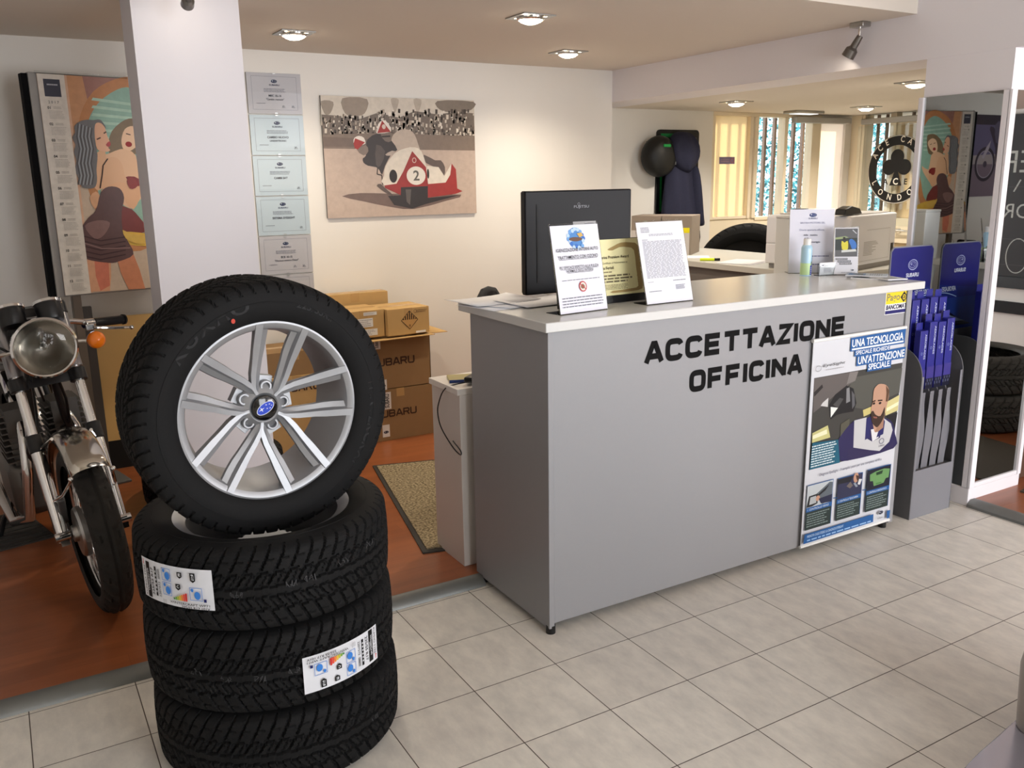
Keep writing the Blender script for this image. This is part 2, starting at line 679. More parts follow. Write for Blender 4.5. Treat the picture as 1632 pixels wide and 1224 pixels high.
    def build(self, name, parent=None, loc=None):
        o = bpy.data.objects.new(name, self.g.mesh(name, self.mats, 0))
        COL.objects.link(o)
        if parent:
            o.parent = parent
        if loc:
            o.location = loc
        return o


def plane_fn(O, ux, uy, lift=0.0004):
    O, ux, uy = Vector(O), Vector(ux).normalized(), Vector(uy).normalized()
    n = ux.cross(uy)
    return lambda x, y, d: O + ux * x + uy * y + n * (d + lift)


def copy_tree(o, parent=None):
    c = o.copy()
    COL.objects.link(c)
    if parent:
        c.parent = parent
    for ch in [x for x in bpy.data.objects if x.parent == o]:
        copy_tree(ch, c)
    return c


def strokes(p_, lines, x0, y0, sx, sy, t, m):
    """thick polylines in unit glyph space, mitred"""
    for pts, closed in lines:
        q = [np.array((x0 + a * sx, y0 + b * sy)) for a, b in pts]
        n_q = len(q)
        v, f = [], []
        for i in range(n_q):
            if closed:
                a, b, c_ = q[i - 1], q[i], q[(i + 1) % n_q]
            else:
                a, b, c_ = q[max(i - 1, 0)], q[i], q[min(i + 1, n_q - 1)]
            d1_ = b - a; d2_ = c_ - b
            d1_ = d1_ / (np.hypot(*d1_) or 1); d2_ = d2_ / (np.hypot(*d2_) or 1)
            if not d1_.any(): d1_ = d2_
            if not d2_.any(): d2_ = d1_
            n1 = np.array((-d1_[1], d1_[0])); n2 = np.array((-d2_[1], d2_[0]))
            mm = n1 + n2; L = np.hypot(*mm)
            mm = mm / L if L > 1e-6 else n1
            s_ = min(t / 2 / max(mm @ n1, .35), t)
            for e_ in (b + mm * s_, b - mm * s_):
                v.append((e_[0], min(max(e_[1], y0 - t / 2), y0 + sy + t / 2)))
        for i in range(n_q if closed else n_q - 1):
            a, b = 2 * i, 2 * ((i + 1) % n_q)
            f.append((a, a + 1, b + 1, b))
        p_._emit(v, f, m)
        p_.l -= 0.8
    p_.l += 0.8


def sup(a0, a1, n=26, e=3.6):
    out = []
    for i in range(n + 1):
        a = R(a0 + (a1 - a0) * i / n)
        c_, s_ = math.cos(a), math.sin(a)
        out.append((.5 + .5 * math.copysign(abs(c_) ** (2 / e), c_), .5 + .5 * math.copysign(abs(s_) ** (2 / e), s_)))
    return out


GLY = {
    'O': [(sup(0, 360)[:-1], True)], 'C': [(sup(22, 338), False)],
    'E': [([(1, 1), (0, 1), (0, 0), (1, 0)], False), ([(0, .5), (.93, .5)], False)],
    'F': [([(1, 1), (0, 1), (0, -.09)], False), ([(0, .47), (.9, .47)], False)],
    'T': [([(-.1, 1), (1.1, 1)], False), ([(.5, 1), (.5, -.09)], False)],
    'I': [([(.0, 1.09), (.0, -.09)], False)],
    'N': [([(0, -.09), (0, 1.09)], False), ([(1, -.09), (1, 1.09)], False), ([(0.02, 1.0), (.98, 0)], False)],
    'Z': [([(0, 1), (.97, 1), (.03, 0), (1, 0)], False)],
    'A': [([(-.06, -.09), (.42, 1.0), (.58, 1.0), (1.06, -.09)], False), ([(.18, .27), (.82, .27)], False)],
    'S': [([(.97, .74), (.95, .9), (.8, 1), (.2, 1), (.05, .93), (.02, .76), (.05, .6), (.2, .54), (.8, .47), (.95, .4), (.98, .24), (.95, .08), (.8, 0), (.2, 0), (.05, .08), (.03, .26)], False)],
    'U': [([(0, 1.09), (0, .25), (.05, .08), (.2, 0), (.8, 0), (.95, .08), (1, .25), (1, 1.09)], False)],
    'B': [([(0, 0), (0, 1), (.75, 1), (.93, .92), (.95, .72), (.88, .56), (.75, .52), (0, .52)], False), ([(0, 0), (.78, 0), (.95, .08), (.98, .27), (.92, .46), (.75, .52)], False)],
    'R': [([(0, -.09), (0, 1), (.75, 1), (.93, .92), (.96, .72), (.9, .54), (.75, .47), (0, .47)], False), ([(.6, .47), (1.0, -.09)], False)],
}


def blocky(p_, s, x0, y0, x1, y1, m, wt=0.19):
    """wide square bold capitals filling the box"""
    hh = y1 - y0
    t = hh * wt
    ws = [0.0 if ch == 'I' else 1.0 for ch in s]
    gap = t * 1.42
    tot = sum(ws)
    unit = (x1 - x0 - gap * (len(s) - 1) - t) / tot
    x = x0 + t / 2
    for ch, w_ in zip(s, ws):
        strokes(p_, GLY[ch], x, y0 + t / 2, unit * (w_ or 1), hh - t, t, m)
        x += unit * w_ + gap


# ================================================================ SETTING
def sbox(name, mats, *boxes, bev=0.0):
    g = G()
    for b in boxes:
        g.box(*b)
    return struct(g.build(name, mats, bev=bev))


sbox('floor', M_tiles, (-3.4, 6.2, -5.5, 3.6, -0.06, 0.0))
sbox('floor_platform', M_laminate, (-3.4, 2.43, 0.655, 2.98, 0.0, 0.03))
sbox('floor_side', M_laminate, (2.455, 6.2, -5.5, 0.56, 0.0, 0.03))
g = G()
g.prism([(-3.4, 0.617, 0), (-3.4, 0.622, 0.014), (-3.4, 0.652, 0.033), (-3.4, 0.672, 0.033), (-3.4, 0.672, 0.0)], (3.48, 0, 0))
struct(g.build('trim_1', M_alu))
g = G()
g.prism([(2.41, -5.5, 0), (2.412, -5.5, 0.012), (2.44, -5.5, 0.033), (2.47, -5.5, 0.033), (2.47, -5.5, 0.0)], (0, 5.628, 0))
struct(g.build('trim_2', M_alu))

sbox('wall_back', M_wall, (-3.4, 2.43, 2.98, 3.6, 0, 2.3))
sbox('wall_left', M_wall, (-3.5, -3.4, -5.5, 3.6, 0, 3.0))
sbox('wall_front', M_wall, (-3.4, 6.2, -5.6, -5.5, 0, 3.0))
sbox('wall_right', M_wall, (6.2, 6.3, -5.6, 3.6, 0, 3.0))
sbox('wall_bulkhead', M_pillar, (2.43, 2.75, -5.5, 3.4, 2.06, 3.0))
sbox('wall_partition', M_wall, (2.83, 6.2, 0.56, 0.66, 0, 2.06))
sbox('ceiling', M_ceil, (-3.4, 2.43, 0.63, 3.6, 2.268, 3.0))
sbox('ceiling_upper', M_ceil, (-3.4, 2.43, -5.5, 0.63, 2.9, 3.0))
sbox('ceiling_alcove', M_ceil, (2.75, 6.2, 0.3, 3.6, 2.06, 2.2))
sbox('ceiling_side', M_ceil, (2.75, 6.2, -5.5, 0.3, 2.06, 2.2))
sbox('baseboard_back', M_whitemat, (-3.4, 2.43, 2.965, 2.98, 0.03, 0.11))
# free-standing white column with a black skirting
sbox('column', M_pillar, (-0.853, -0.449, 1.60, 1.86, 0.03, 2.268))
sbox('baseboard_column', M_blackmat, (-0.858, -0.444, 1.592, 1.868, 0.03, 0.30))
# mirrored pillar under the bulkhead
sbox('pillar', M_pillar, (2.432, 2.83, 0.142, 0.558, 0.0, 2.06))
sbox('baseboard_pillar', M_pillar, (2.42, 2.835, 0.13, 0.565, 0.0, 0.088), bev=0.003)

# pillar mirrors: glass as things with white frame strips
mt = thing('wall_mirror', 'tall mirror on the pillar side behind the blue stand, reflecting the pin-up calendar', 'mirror', (2.43, 0.36, 0.09))
G().quad((-0.004, 0.20, 0.0), (-0.004, -0.20, 0.0), (-0.004, -0.20, 1.80), (-0.004, 0.20, 1.80)).build('mirror_glass', M_mirror, mt, 0)
gg = G()
gg.box(-0.016, 0.0, 0.187, 0.212, -0.0, 1.80)
gg.box(-0.016, 0.0, -0.226, -0.195, -0.0, 1.80)
gg.build('frame', M_pillar, mt, bev=0.002)
mt = thing('wall_mirror', 'tall narrow mirror on the pillar front at the right edge, reflecting blackboard and tyres', 'mirror', (2.64, 0.14, 0.09))
G().quad((-0.19, -0.004, 0.02), (0.165, -0.004, 0.02), (0.165, -0.004, 1.80), (-0.19, -0.004, 1.80)).build('mirror_glass', M_mirror, mt, 0)
gg = G()
gg.box(-0.226, -0.188, -0.016, 0.0, -0.0, 1.80)
gg.box(0.165, 0.192, -0.016, 0.0, -0.0, 1.80)
gg.box(-0.188, 0.165, -0.012, 0.0, -0.0, 0.02)
gg.build('frame', M_pillar, mt, bev=0.002)

# ---- alcove walls with the barred windows
def mat_blind():
    m = mat_frosted()
    m.name = 'white_roller_blind'
    for n_ in m.node_tree.nodes:
        if n_.type in ('BSDF_TRANSLUCENT', 'BSDF_DIFFUSE'):
            n_.inputs['Color'].default_value = (0.88, 0.80, 0.72, 1)
    return m



CW = M_cream
wa = G()
wa.box(2.43, 3.765, 3.4, 3.6, 0, 2.06)
wa.box(5.05, 5.6, 3.4, 3.6, 0, 1.0)
wa.box(5.36, 5.6, 3.4, 3.6, 1.0, 2.06)
wa.box(5.05, 5.36, 3.4, 3.6, 2.03, 2.06)
struct(wa.build('wall_alcove', M_wall))
wl = G()
wl.box(3.765, 5.05, 3.42, 3.5, 0, 1.19)      # solid cream panels below the glass
wl.box(3.765, 5.05, 3.40, 3.5, 2.03, 2.06)
o_w1 = struct(wl.build('window_1', CW, bev=0.003))
fr = G()
for x0, x1 in ((3.765, 3.80), (4.19, 4.225), (4.245, 4.29), (4.60, 4.64), (4.94, 5.05)):
    fr.box(x0, x1, 3.405, 3.49, 1.19, 2.03)
fr.box(3.80, 4.19, 3.41, 3.48, 1.19, 1.215)
fr.box(4.29, 4.94, 3.41, 3.48, 1.17, 1.20)
fr.build('window_frame', CW, o_w1, bev=0.004)
G().box(3.80, 4.19, 3.444, 3.450, 1.21, 2.035).build('frosted_panel', M_frost, o_w1)
G().box(4.29, 4.60, 3.444, 3.448, 1.19, 2.035).build('pane', M_glass, o_w1)
G().box(4.64, 4.94, 3.444, 3.448, 1.19, 2.035).build('pane', M_glass, o_w1)
M_bar = pm('brown_iron_bar', (126, 104, 92), 0.6)
for i in range(11):
    x = 3.80 + 0.118 * i
    G().box(x, x + 0.026, 3.55, 3.58, 0.9, 2.2).build('security_bar', M_bar, o_w1)
G().box(5.05, 5.36, 3.425, 3.428, 1.0, 2.03).build('white_blind', mat_blind(), o_w1)
G().box(4.66, 5.36, 3.335, 3.40, 1.985, 2.035).build('blind_housing', M_grey, o_w1, bev=0.006)
pr_ = Print(0.175, 0.058, plane_fn((3.885, 3.443, 1.645), (1, 0, 0), (0, 0, 1)))
pr_.rect(0, 0, 0.175, 0.058, ink(140, 132, 168))
pr_.greek(0.02, 0.012, 0.12, 0.046, 2, ink(170, 150, 170), 0.1, 0.6)
pr_.ring(0.148, 0.029, 0.02, 0.02, 0.005, ink(200, 110, 110))
pr_.build('sticker', o_w1)['label'] = 'small purple sticker'

# right-hand alcove wall: barred window, frosted door, transom
wr = G()
wr.box(5.44, 5.6, 0.66, 2.60, 0, 2.06)
wr.box(5.44, 5.6, 3.29, 3.4, 0, 2.06)
wr.box(5.44, 5.6, 2.94, 3.29, 0, 1.22)
struct(wr.build('wall_alcove_side', CW))
fr = G()
for y0, y1 in ((3.26, 3.30), (2.94, 3.0), (2.60, 2.64)):
    fr.box(5.445, 5.52, y0, y1, 0.0, 2.06)
fr.box(5.45, 5.52, 2.64, 3.26, 2.0, 2.024)
o_d = struct(fr.build('window_2', CW, bev=0.003))
G().box(5.475, 5.480, 3.0, 3.26, 1.22, 2.0).build('pane', M_glass, o_d)
G().box(5.475, 5.480, 2.64, 3.26, 2.024, 2.06).build('transom_pane', M_glass, o_d)
G().box(5.39, 5.44, 2.66, 3.265, 1.975, 2.022).build('blind_housing', M_grey, o_d, bev=0.006)
for i in range(3):
    y = 3.03 + 0.09 * i
    G().box(5.57, 5.59, y, y + 0.022, 0.9, 2.2).build('security_bar', M_bar, o_d)
g = G()
g.box(5.46, 5.51, 2.645, 2.70, 0.05, 1.985)
g.box(5.46, 5.51, 2.90, 2.937, 0.05, 1.985)
g.box(5.46, 5.51, 2.70, 2.90, 0.95, 1.165)
g.box(5.46, 5.51, 2.70, 2.90, 0.05, 0.16)
g.box(5.46, 5.51, 2.70, 2.90, 1.95, 1.985)
o_d1 = struct(g.build('door_1', CW, bev=0.003))
G().box(5.482, 5.488, 2.70, 2.90, 1.165, 1.95).build('frosted_panel', M_frost, o_d1)
G().box(5.482, 5.488, 2.70, 2.90, 0.16, 0.95).build('frosted_panel', M_frost, o_d1)
g = G()
g.cyl((5.46, 2.84, 1.06), (5.41, 2.84, 1.06), 0.014)
g.tube([(5.415, 2.84, 1.06), (5.412, 2.80, 1.062), (5.415, 2.72, 1.058)], 0.010)
g.cyl((5.46, 2.84, 1.06), (5.452, 2.84, 1.06), 0.026)
g.build('door_handle', M_chrome, o_d1)
G().box(5.452, 5.462, 2.895, 2.92, 1.04, 1.08).build('lock', M_black, o_d1)
for i in range(3):
    y = 2.66 + 0.1 * i
    G().box(5.57, 5.59, y, y + 0.022, 0.0, 2.2).build('security_bar', M_bar, o_d1)

# inner glass leaf carrying the round club emblem
gl = thing('glass_leaf', 'clear glass leaf in front of the alcove door, carrying a round black club emblem', 'glass panel', (5.40, 2.93, 1.10))
G().box(-0.003, 0.003, -0.33, 0.36, 0.0, 0.86).build('pane', M_glass, gl)
p = Print(0.60, 0.60, lambda x, y, d: (-0.004 - d, 0.085 - x + 0.15, 0.18 + y))
kk, ww = ink(20, 18, 18, 0.5), ink(236, 230, 218, 0.5)
cx = cy = 0.30
p.ring(cx, cy, 0.29, 0.29, 0.085, kk, 64)
p.ring(cx, cy, 0.287, 0.287, 0.004, ww, 64)
for s, a0, a1, rr, flip in (('ACE CAFE', 152, 28, 0.232, 1), ('LONDON', 208, 332, 0.262, -1)):
    for i, ch in enumerate(s):
        if ch == ' ':
            continue
        a = R(a0 + (a1 - a0) * i / (len(s) - 1))
        v, f, (b0, b1, b2, b3) = text_cached(ch, 0.012, 0, 1.0)
        k = 0.052 / 0.73
        rot = a - PI / 2 if flip == 1 else a + PI / 2
        ca, sa = math.cos(rot), math.sin(rot)
        ox, oy = cx + rr * math.cos(a), cy + rr * math.sin(a)
        p._emit([(ox + ca * (x - (b0 + b2) / 2) * k * 0.85 - sa * y * k, oy + sa * (x - (b0 + b2) / 2) * k * 0.85 + ca * y * k) for x, y in v], f, ww)
        p.l -= 1
p.l += 1
for dx, dy in ((0, 0.105), (-0.075, 0.02), (0.075, 0.02)):
    p.ell(cx + dx, cy + dy, 0.066, 0.066, kk)
p.poly([(cx - 0.02, cy + 0.06), (cx + 0.02, cy + 0.06), (cx + 0.022, cy - 0.03), (cx + 0.06, cy - 0.135), (cx - 0.06, cy - 0.135), (cx - 0.022, cy - 0.03)], kk)
p.textc('A', cx - 0.10, cy - 0.125, 0.05, kk, 0.02)
p.textc('C', cx, cy - 0.125, 0.055, ww, 0.02)
p.textc('E', cx + 0.10, cy - 0.125, 0.05, kk, 0.02)
p.build('emblem', gl)['label'] = 'round black and white club emblem with a club suit'

# ---- outside: hedge and ground
def leaf(name, col):
    m = bpy.data.materials.new(name)
    m.use_nodes = True
    nt = m.node_tree
    nt.nodes.remove(nt.nodes['Principled BSDF'])
    t_ = nt.nodes.new('ShaderNodeBsdfTranslucent'); t_.inputs['Color'].default_value = rgb(*col)
    d_ = nt.nodes.new('ShaderNodeBsdfDiffuse'); d_.inputs['Color'].default_value = rgb(*col)
    mx_ = nt.nodes.new('ShaderNodeMixShader'); mx_.inputs[0].default_value = 0.5
    nt.links.new(t_.outputs[0], mx_.inputs[1]); nt.links.new(d_.outputs[0], mx_.inputs[2])
    nt.links.new(mx_.outputs[0], nt.nodes['Material Output'].inputs['Surface'])
    return m



sbox('ground', pm('garden_gravel', (170, 165, 155), 0.9), (3.0, 16, 3.65, 16, -0.1, -0.02), (5.65, 16, -2, 3.65, -0.1, -0.02))
rng = np.random.default_rng(3)
n = 34000
c = np.stack([rng.uniform(4.6, 10.5, n), rng.uniform(6.0, 6.5, n), rng.uniform(0.0, 1.0, n) ** 2.1 * 2.7], 1)
d1 = rng.normal(size=(n, 3)); d1 /= np.linalg.norm(d1, axis=1)[:, None]
d2 = np.cross(d1, rng.normal(size=(n, 3))); d2 /= np.linalg.norm(d2, axis=1)[:, None]
s = rng.uniform(0.018, 0.050, n)[:, None]
V = np.stack([c - d1 * s, c + d2 * s * 0.45, c + d1 * s, c - d2 * s * 0.45], 1).reshape(-1, 3)
g = G()
g.v = [tuple(x) for x in V]
g.f = [(4 * i, 4 * i + 1, 4 * i + 2, 4 * i + 3) for i in range(n)]
g.m = [int(x) for x in rng.integers(0, 3, n)]
hd = g.build('hedge', [leaf('leaf_blue_green', (88, 160, 172)), leaf('leaf_teal', (140, 204, 214)), leaf('leaf_dark', (44, 98, 108))], smooth=0)
hd['kind'] = 'stuff'
tag(hd, 'blue-green garden hedge outside the barred alcove window', 'hedge')


# ---------------------------------------------------------------- recessed lamps
def downlight(x, y, z, w, label, power, rot=0.0, r=0.058):
    t = thing('recessed_downlight', label, 'ceiling light', (x, y, z), rot, 'square recessed downlights')
    gf = G()
    for a, b, c_, d in ((-w, w, -w, -r), (-w, w, r, w), (-w, -r, -r, r), (r, w, -r, r)):
        gf.box(a, b, c_, d, -0.006, 0.0)
    gf.build('frame', M_steel, t, bev=0.001)
    gl_ = G()
    gl_.lathe([(r * 1.12, -0.004), (r * 1.12, -0.014), (r * 0.98, -0.018)], seg=32)
    gl_.build('ring', M_chrome, t)
    gd = G()
    gd.lathe([(r * 0.98, -0.012), (r * 0.8, -0.024), (r * 0.45, -0.032), (0.0005, -0.034)], seg=32)
    gd.build('diffuser', M_lamp, t)
    li = add_light('bulb', 'SPOT', (0, 0, -0.05), power, (1.0, 0.88, 0.70) if z > 2.2 else (1.0, 0.93, 0.83), spot_size=R(150), spot_blend=0.8, shadow_soft_size=0.05)
    li.parent = t
    return t


downlight(0.0, 2.34, 2.268, 0.085, 'square recessed downlight over the framed certificates, farthest left of the ceiling lamps', 40)
downlight(0.83, 1.46, 2.268, 0.085, 'largest square recessed downlight, nearest the viewer, above the grey monitor', 40)
downlight(1.63, 2.34, 2.268, 0.085, 'square recessed downlight near the back wall, right of the racing picture', 46)
downlight(3.26, 2.63, 2.06, 0.085, 'square recessed downlight in the low alcove ceiling above the hanging jacket', 48)
downlight(4.62, 2.61, 2.06, 0.085, 'square recessed downlight in the alcove ceiling in front of the round emblem', 75)
downlight(3.31, 1.24, 2.06, 0.085, 'square recessed downlight in the alcove ceiling beside the mirrored pillar', 26)
t = thing('ceiling_light', 'flat oblong ceiling lamp with steel rim close to the alcove window', 'ceiling light', (4.50, 3.12, 2.06))
g = G(); g.box(-0.17, 0.17, -0.07, 0.07, -0.022, 0.0)
g.build('frame', M_steel, t, bev=0.006)
G().box(-0.12, 0.12, -0.045, 0.045, -0.026, -0.020).build('diffuser', pm('lamp_diffuser_dim', (250, 250, 250), 0.3, emis=(245, 250, 255), estr=0.8), t)


def spot_lamp(loc, aim, label, mount, energy, color, k=1.0):
    """small metal spot on a plate: mount = direction from plate to joint"""
    t = thing('spot_lamp', label, 'spotlight', loc)
    t.scale = (k, k, k)
    m = Vector(mount)
    u, w, n_ = basis(m)
    g_ = G()
    g_.obox(m * 0.012, u * 0.04, w * 0.03, n_ * 0.012)
    g_.build('mounting_plate', M_steel, t, bev=0.003)
    j = m * 0.07
    g_ = G(); g_.cyl(m * 0.02, j, 0.007); g_.ball(j, 0.011)
    g_.build('arm', M_chrome, t)
    a = Vector(aim).normalized()
    g_ = G()
    g_.lathe([(0.001, -0.01), (0.015, -0.008), (0.017, 0.02), (0.018, 0.05), (0.030, 0.062), (0.032, 0.10), (0.028, 0.10), (0.024, 0.085), (0.001, 0.083)], j, a, 24)
    g_.build('head', pm('gunmetal', (120, 116, 112), 0.3, 0.9), t)
    g_ = G(); g_.lathe([(0.022, 0.088), (0.001, 0.090)], j, a, 20)
    g_.build('lens', M_lamp, t)
    li = add_light('bulb', 'SPOT', j + a * 0.11, energy, color, spot_size=R(95), spot_blend=0.5, shadow_soft_size=0.02)
    li.rotation_euler = a.to_track_quat('-Z', 'Y').to_euler()
    li.parent = t
    return t


spot_lamp((2.375, 0.90, 2.268), (-0.15, 0.62, -1.0), 'small metal spotlight under the ceiling beside the white bulkhead', (0, 0, -1), 7, (1.0, 0.70, 0.35))
spot_lamp((-0.69, 1.33, 2.268), (0.05, 0.9, -0.35), 'small metal spotlight at the top of the white column', (0, 0, -1), 0.04, (1.0, 0.9, 0.8), 0.75)


# ================================================================ CAR WHEELS
def tyre_mesh(name, Rm=0.340, W=0.228, rb=0.232, seg=760, N=58, depth=0.0085, style=0):
    k = Rm / 0.340
    hw = W / 2
    side = [(hw * 0.78, rb), (hw * 0.86, rb + 0.004), (hw * 0.915, rb + 0.012), (hw * 0.955, rb + 0.022), (hw * 0.985, rb + 0.034),
            (hw, 0.277 * k), (hw * 1.0, 0.284 * k), (hw * 1.005, 0.2845 * k), (hw * 1.005, 0.2875 * k), (hw * 0.995, 0.288 * k), (hw * 0.985, 0.297 * k)]
    sh = [(hw * 0.965, 0.309 * k), (hw * 0.935, 0.319 * k), (hw * 0.895, 0.3268 * k), (hw * 0.84, 0.3322 * k), (hw * 0.76, 0.3358 * k)]
    # tread half, resampled finely from the shoulder to the crown
    fine = []
    pts = np.array(sh + [(hw * 0.4, 0.3390 * k), (0.0, Rm)])
    L = np.concatenate([[0], np.cumsum(np.hypot(*np.diff(pts, axis=0).T))])
    for s_ in np.linspace(0, L[-1], 40):
        fine.append((np.interp(s_, L, pts[:, 0]), np.interp(s_, L, pts[:, 1])))
    half = side + fine
    z = np.array([h[0] for h in half] + [-h[0] for h in half[-2::-1]])
    r = np.array([h[1] for h in half] + [h[1] for h in half[-2::-1]])
    ns = len(side)
    m = len(z)
    th = np.linspace(0, 2 * PI, seg, endpoint=False)
    T, Z = np.meshgrid(th, z, indexing='ij')
    az = np.abs(Z) / hw
    sgn = np.where(Z >= 0, 0.0, 0.5)
    ph = T * N / (2 * PI) + 1.9 * az ** 0.75 + sgn
    if style:
        ph = T * (N * 0.62) / (2 * PI) + 1.7 * az ** 0.9 + sgn
    fr = ph - np.floor(ph)
    lat = (fr < 0.17) & (az > 0.10)
    ph2 = ph * 2
    lat2 = ((ph2 - np.floor(ph2)) < 0.16) & (az > 0.10) & (az < 0.42)
    zig = 0.02 * np.sign(((T * N / (2 * PI) + sgn) % 1.0) - 0.5)
    c1 = np.abs(az - (0.40 + zig)) < 0.028
    c2 = np.abs(az - (0.11 + zig * 0.6)) < 0.026
    c3 = (np.abs(az - 0.70) < 0.016) & (fr > 0.5)
    deep = (lat | c1 | c2)
    sp = ph * 5
    sip = ((sp - np.floor(sp)) < 0.22) & (az < 0.93)
    dp = np.where(deep, depth, np.where(lat2, depth * 0.7, np.where(c3, depth * 0.5, np.where(sip, 0.0012, 0.0))))
    tread = np.zeros(m, bool)
    tread[ns:m - ns] = True
    fade = np.ones(m)
    fade[ns:ns + 2] = (0.0, 0.6)
    fade[m - ns - 2:m - ns] = (0.6, 0.0)
    RR = r[None, :] - dp * (tread * fade)[None, :]
    V = np.stack([RR * np.cos(T), RR * np.sin(T), Z], -1).reshape(-1, 3)
    i = np.arange(seg)[:, None]
    j = np.arange(m - 1)[None, :]
    a = (i * m + j).ravel()
    b = (((i + 1) % seg) * m + j).ravel()
    F = np.stack([a, b, b + 1, a + 1], 1)
    me = bpy.data.meshes.new(name)
    me.vertices.add(len(V))
    me.vertices.foreach_set('co', V.astype(np.float32).ravel())
    me.loops.add(F.size)
    me.loops.foreach_set('vertex_index', F.astype(np.int32).ravel())
    me.polygons.add(len(F))
    me.polygons.foreach_set('loop_start', np.arange(0, F.size, 4, dtype=np.int32))
    me.polygons.foreach_set('use_smooth', np.ones(len(F), bool))
    me.materials.append(M_rubber)
    me.update(calc_edges=True)
    me.validate()
    me.set_sharp_from_angle(angle=R(38))
    return me


def side_text(g_, s, r0, h, a_mid, z0, sx=1.0, gap=1.15, bold=0.02):
    """raised letters round the sidewall, read from the +z side, a_mid in degrees clockwise from +y"""
    ws = []
    for ch in s:
        v, f, bb = text_cached(ch, bold, 0, 1.0)
        ws.append((bb[2] - bb[0]) if v else 0.35)
    k = h / 0.73
    tot = sum(ws) * k * sx * gap
    a = R(a_mid) - tot / r0 / 2
    for ch, w in zip(s, ws):
        v, f, bb = text_cached(ch, bold, 0, 1.0)
        wid = w * k * sx * gap
        am = a + wid / r0 / 2
        a += wid / r0
        if not v:
            continue
        pts = []
        for x, y in v:
            rr = r0 + (y - 0.365) * k
            aa = am + (x - (bb[0] + bb[2]) / 2) * k * sx / r0
            bul = z0 - 1.9 * max(0.0, rr - 0.284) ** 1.25 * 1.2 - max(0.0, 0.276 - rr) * 0.12
            pts.append((rr * math.sin(aa), rr * math.cos(aa), bul))
        g_.add(pts, f)


ALLOY_R = 0.236


def rim_mesh():
    g_ = G()
    # barrel: closed profile (r, z); outer lip faces +z
    g_.lathe([(0.2375, 0.094), (0.2355, 0.098), (0.231, 0.0990), (0.224, 0.0965), (0.217, 0.092), (0.213, 0.082), (0.209, 0.064), (0.205, 0.045), (0.200, -0.03), (0.2035, -0.08),
              (0.222, -0.094), (0.236, -0.098), (0.239, -0.096), (0.240, -0.090), (0.222, -0.078), (0.212, -0.02), (0.217, 0.05), (0.226, 0.076), (0.238, 0.088)], seg=120, loop=True, mi=0)
    # hub disc and back plate
    g_.lathe([(0.0005, 0.040), (0.030, 0.041), (0.034, 0.047), (0.040, 0.050), (0.046, 0.046), (0.066, 0.030), (0.070, 0.010), (0.064, -0.004), (0.0005, -0.004)], seg=60)
    for kq in range(5):
        vc = R(336 + 72 * kq)
        for s_ in (-1, 1):
            # spoke stations: radius, angle offset, half width, z of crest, z of shoulder, thickness
            st = [(0.040, 2.0, 0.006, 0.051, 0.046, 0.022), (0.062, 6.0, 0.0125, 0.053, 0.046, 0.028), (0.095, 13.0, 0.0150, 0.060, 0.050, 0.030),
                  (0.135, 18.3, 0.0165, 0.070, 0.058, 0.028), (0.160, 20.2, 0.0190, 0.078, 0.064, 0.028), (0.185, 21.5, 0.0198, 0.086, 0.072, 0.030), (0.210, 22.4, 0.0200, 0.0945, 0.082, 0.034),
                  (0.229, 22.9, 0.0200, 0.1005, 0.0910, 0.040)]
            rings = []
            for i_, (r_, off, hw_, zc, zs, tk) in enumerate(st):
                a_ = vc + R(off) * s_
                d_ = Vector((math.sin(a_), math.cos(a_), 0))
                # tangent outward from V centre
                if i_ == 0:
                    r2, o2 = st[1][0], st[1][1]
                    pn = Vector((math.sin(vc + R(o2) * s_) * r2, math.cos(vc + R(o2) * s_) * r2, 0)) - d_ * r_
                else:
                    r2, o2 = st[i_ - 1][0], st[i_ - 1][1]
                    pn = d_ * r_ - Vector((math.sin(vc + R(o2) * s_) * r2, math.cos(vc + R(o2) * s_) * r2, 0))
                pn.normalize()
                t_ = Vector((pn.y, -pn.x, 0)) * s_      # points away from the V centre line
                c_ = d_ * r_
                zz = Vector((0, 0, 1))
                sec = [c_ - t_ * hw_ * 0.95 + zz * zc, c_ - t_ * hw_ * 0.05 + zz * (zc + 0.0004), c_ + t_ * hw_ * 0.22 + zz * (zs + 0.0015), c_ + t_ * hw_ * 0.95 + zz * (zs - 0.004),
                       c_ + t_ * hw_ * 1.05 + zz * (zs - 0.012), c_ + t_ * hw_ * 0.75 + zz * (zc - tk), c_ - t_ * hw_ * 0.75 + zz * (zc - tk), c_ - t_ * hw_ * 1.05 + zz * (zc - 0.010)]
                rings.append(sec if s_ > 0 else sec[::-1])
            g_.loft(rings)
        la = R(12 + 72 * kq)
        d_ = Vector((math.sin(la), math.cos(la), 0))
        p_ = d_ * 0.0555
        # lug seats in the narrow windows
        g_.lathe([(0.0165, 0.012), (0.0165, 0.040), (0.0145, 0.0425), (0.0105, 0.0425), (0.0100, 0.026), (0.0005, 0.026)], (p_.x, p_.y, 0), seg=24)
        g_.lathe([(0.0068, 0.026), (0.0068, 0.0335), (0.0052, 0.035), (0.0005, 0.035)], (p_.x, p_.y, 0), seg=6)
        g_.obox((d_.x * 0.066, d_.y * 0.066, 0.016), (d_.y * 0.019, -d_.x * 0.019, 0), (d_.x * 0.016, d_.y * 0.016, 0), (0, 0, 0.012))
    return g_.mesh('rim', M_alloy, 32)


ME_tyre = tyre_mesh('tyre')
ME_tyre_road = tyre_mesh('tyre_road', style=1, seg=520)
ME_rim = rim_mesh()
ME_side = []
for args in (('KUMHO', 0.287, 0.034, -32, 0.1155, 1.35), ('WINTERCRAFT', 0.287, 0.026, 108, 0.1155, 1.1), ('225/55R17', 0.287, 0.018, 28, 0.1155, 1.1)):
    g = G()
    side_text(g, *args)
    ME_side.append(g.mesh('sidewall_lettering', M_rubber_mark, 0))


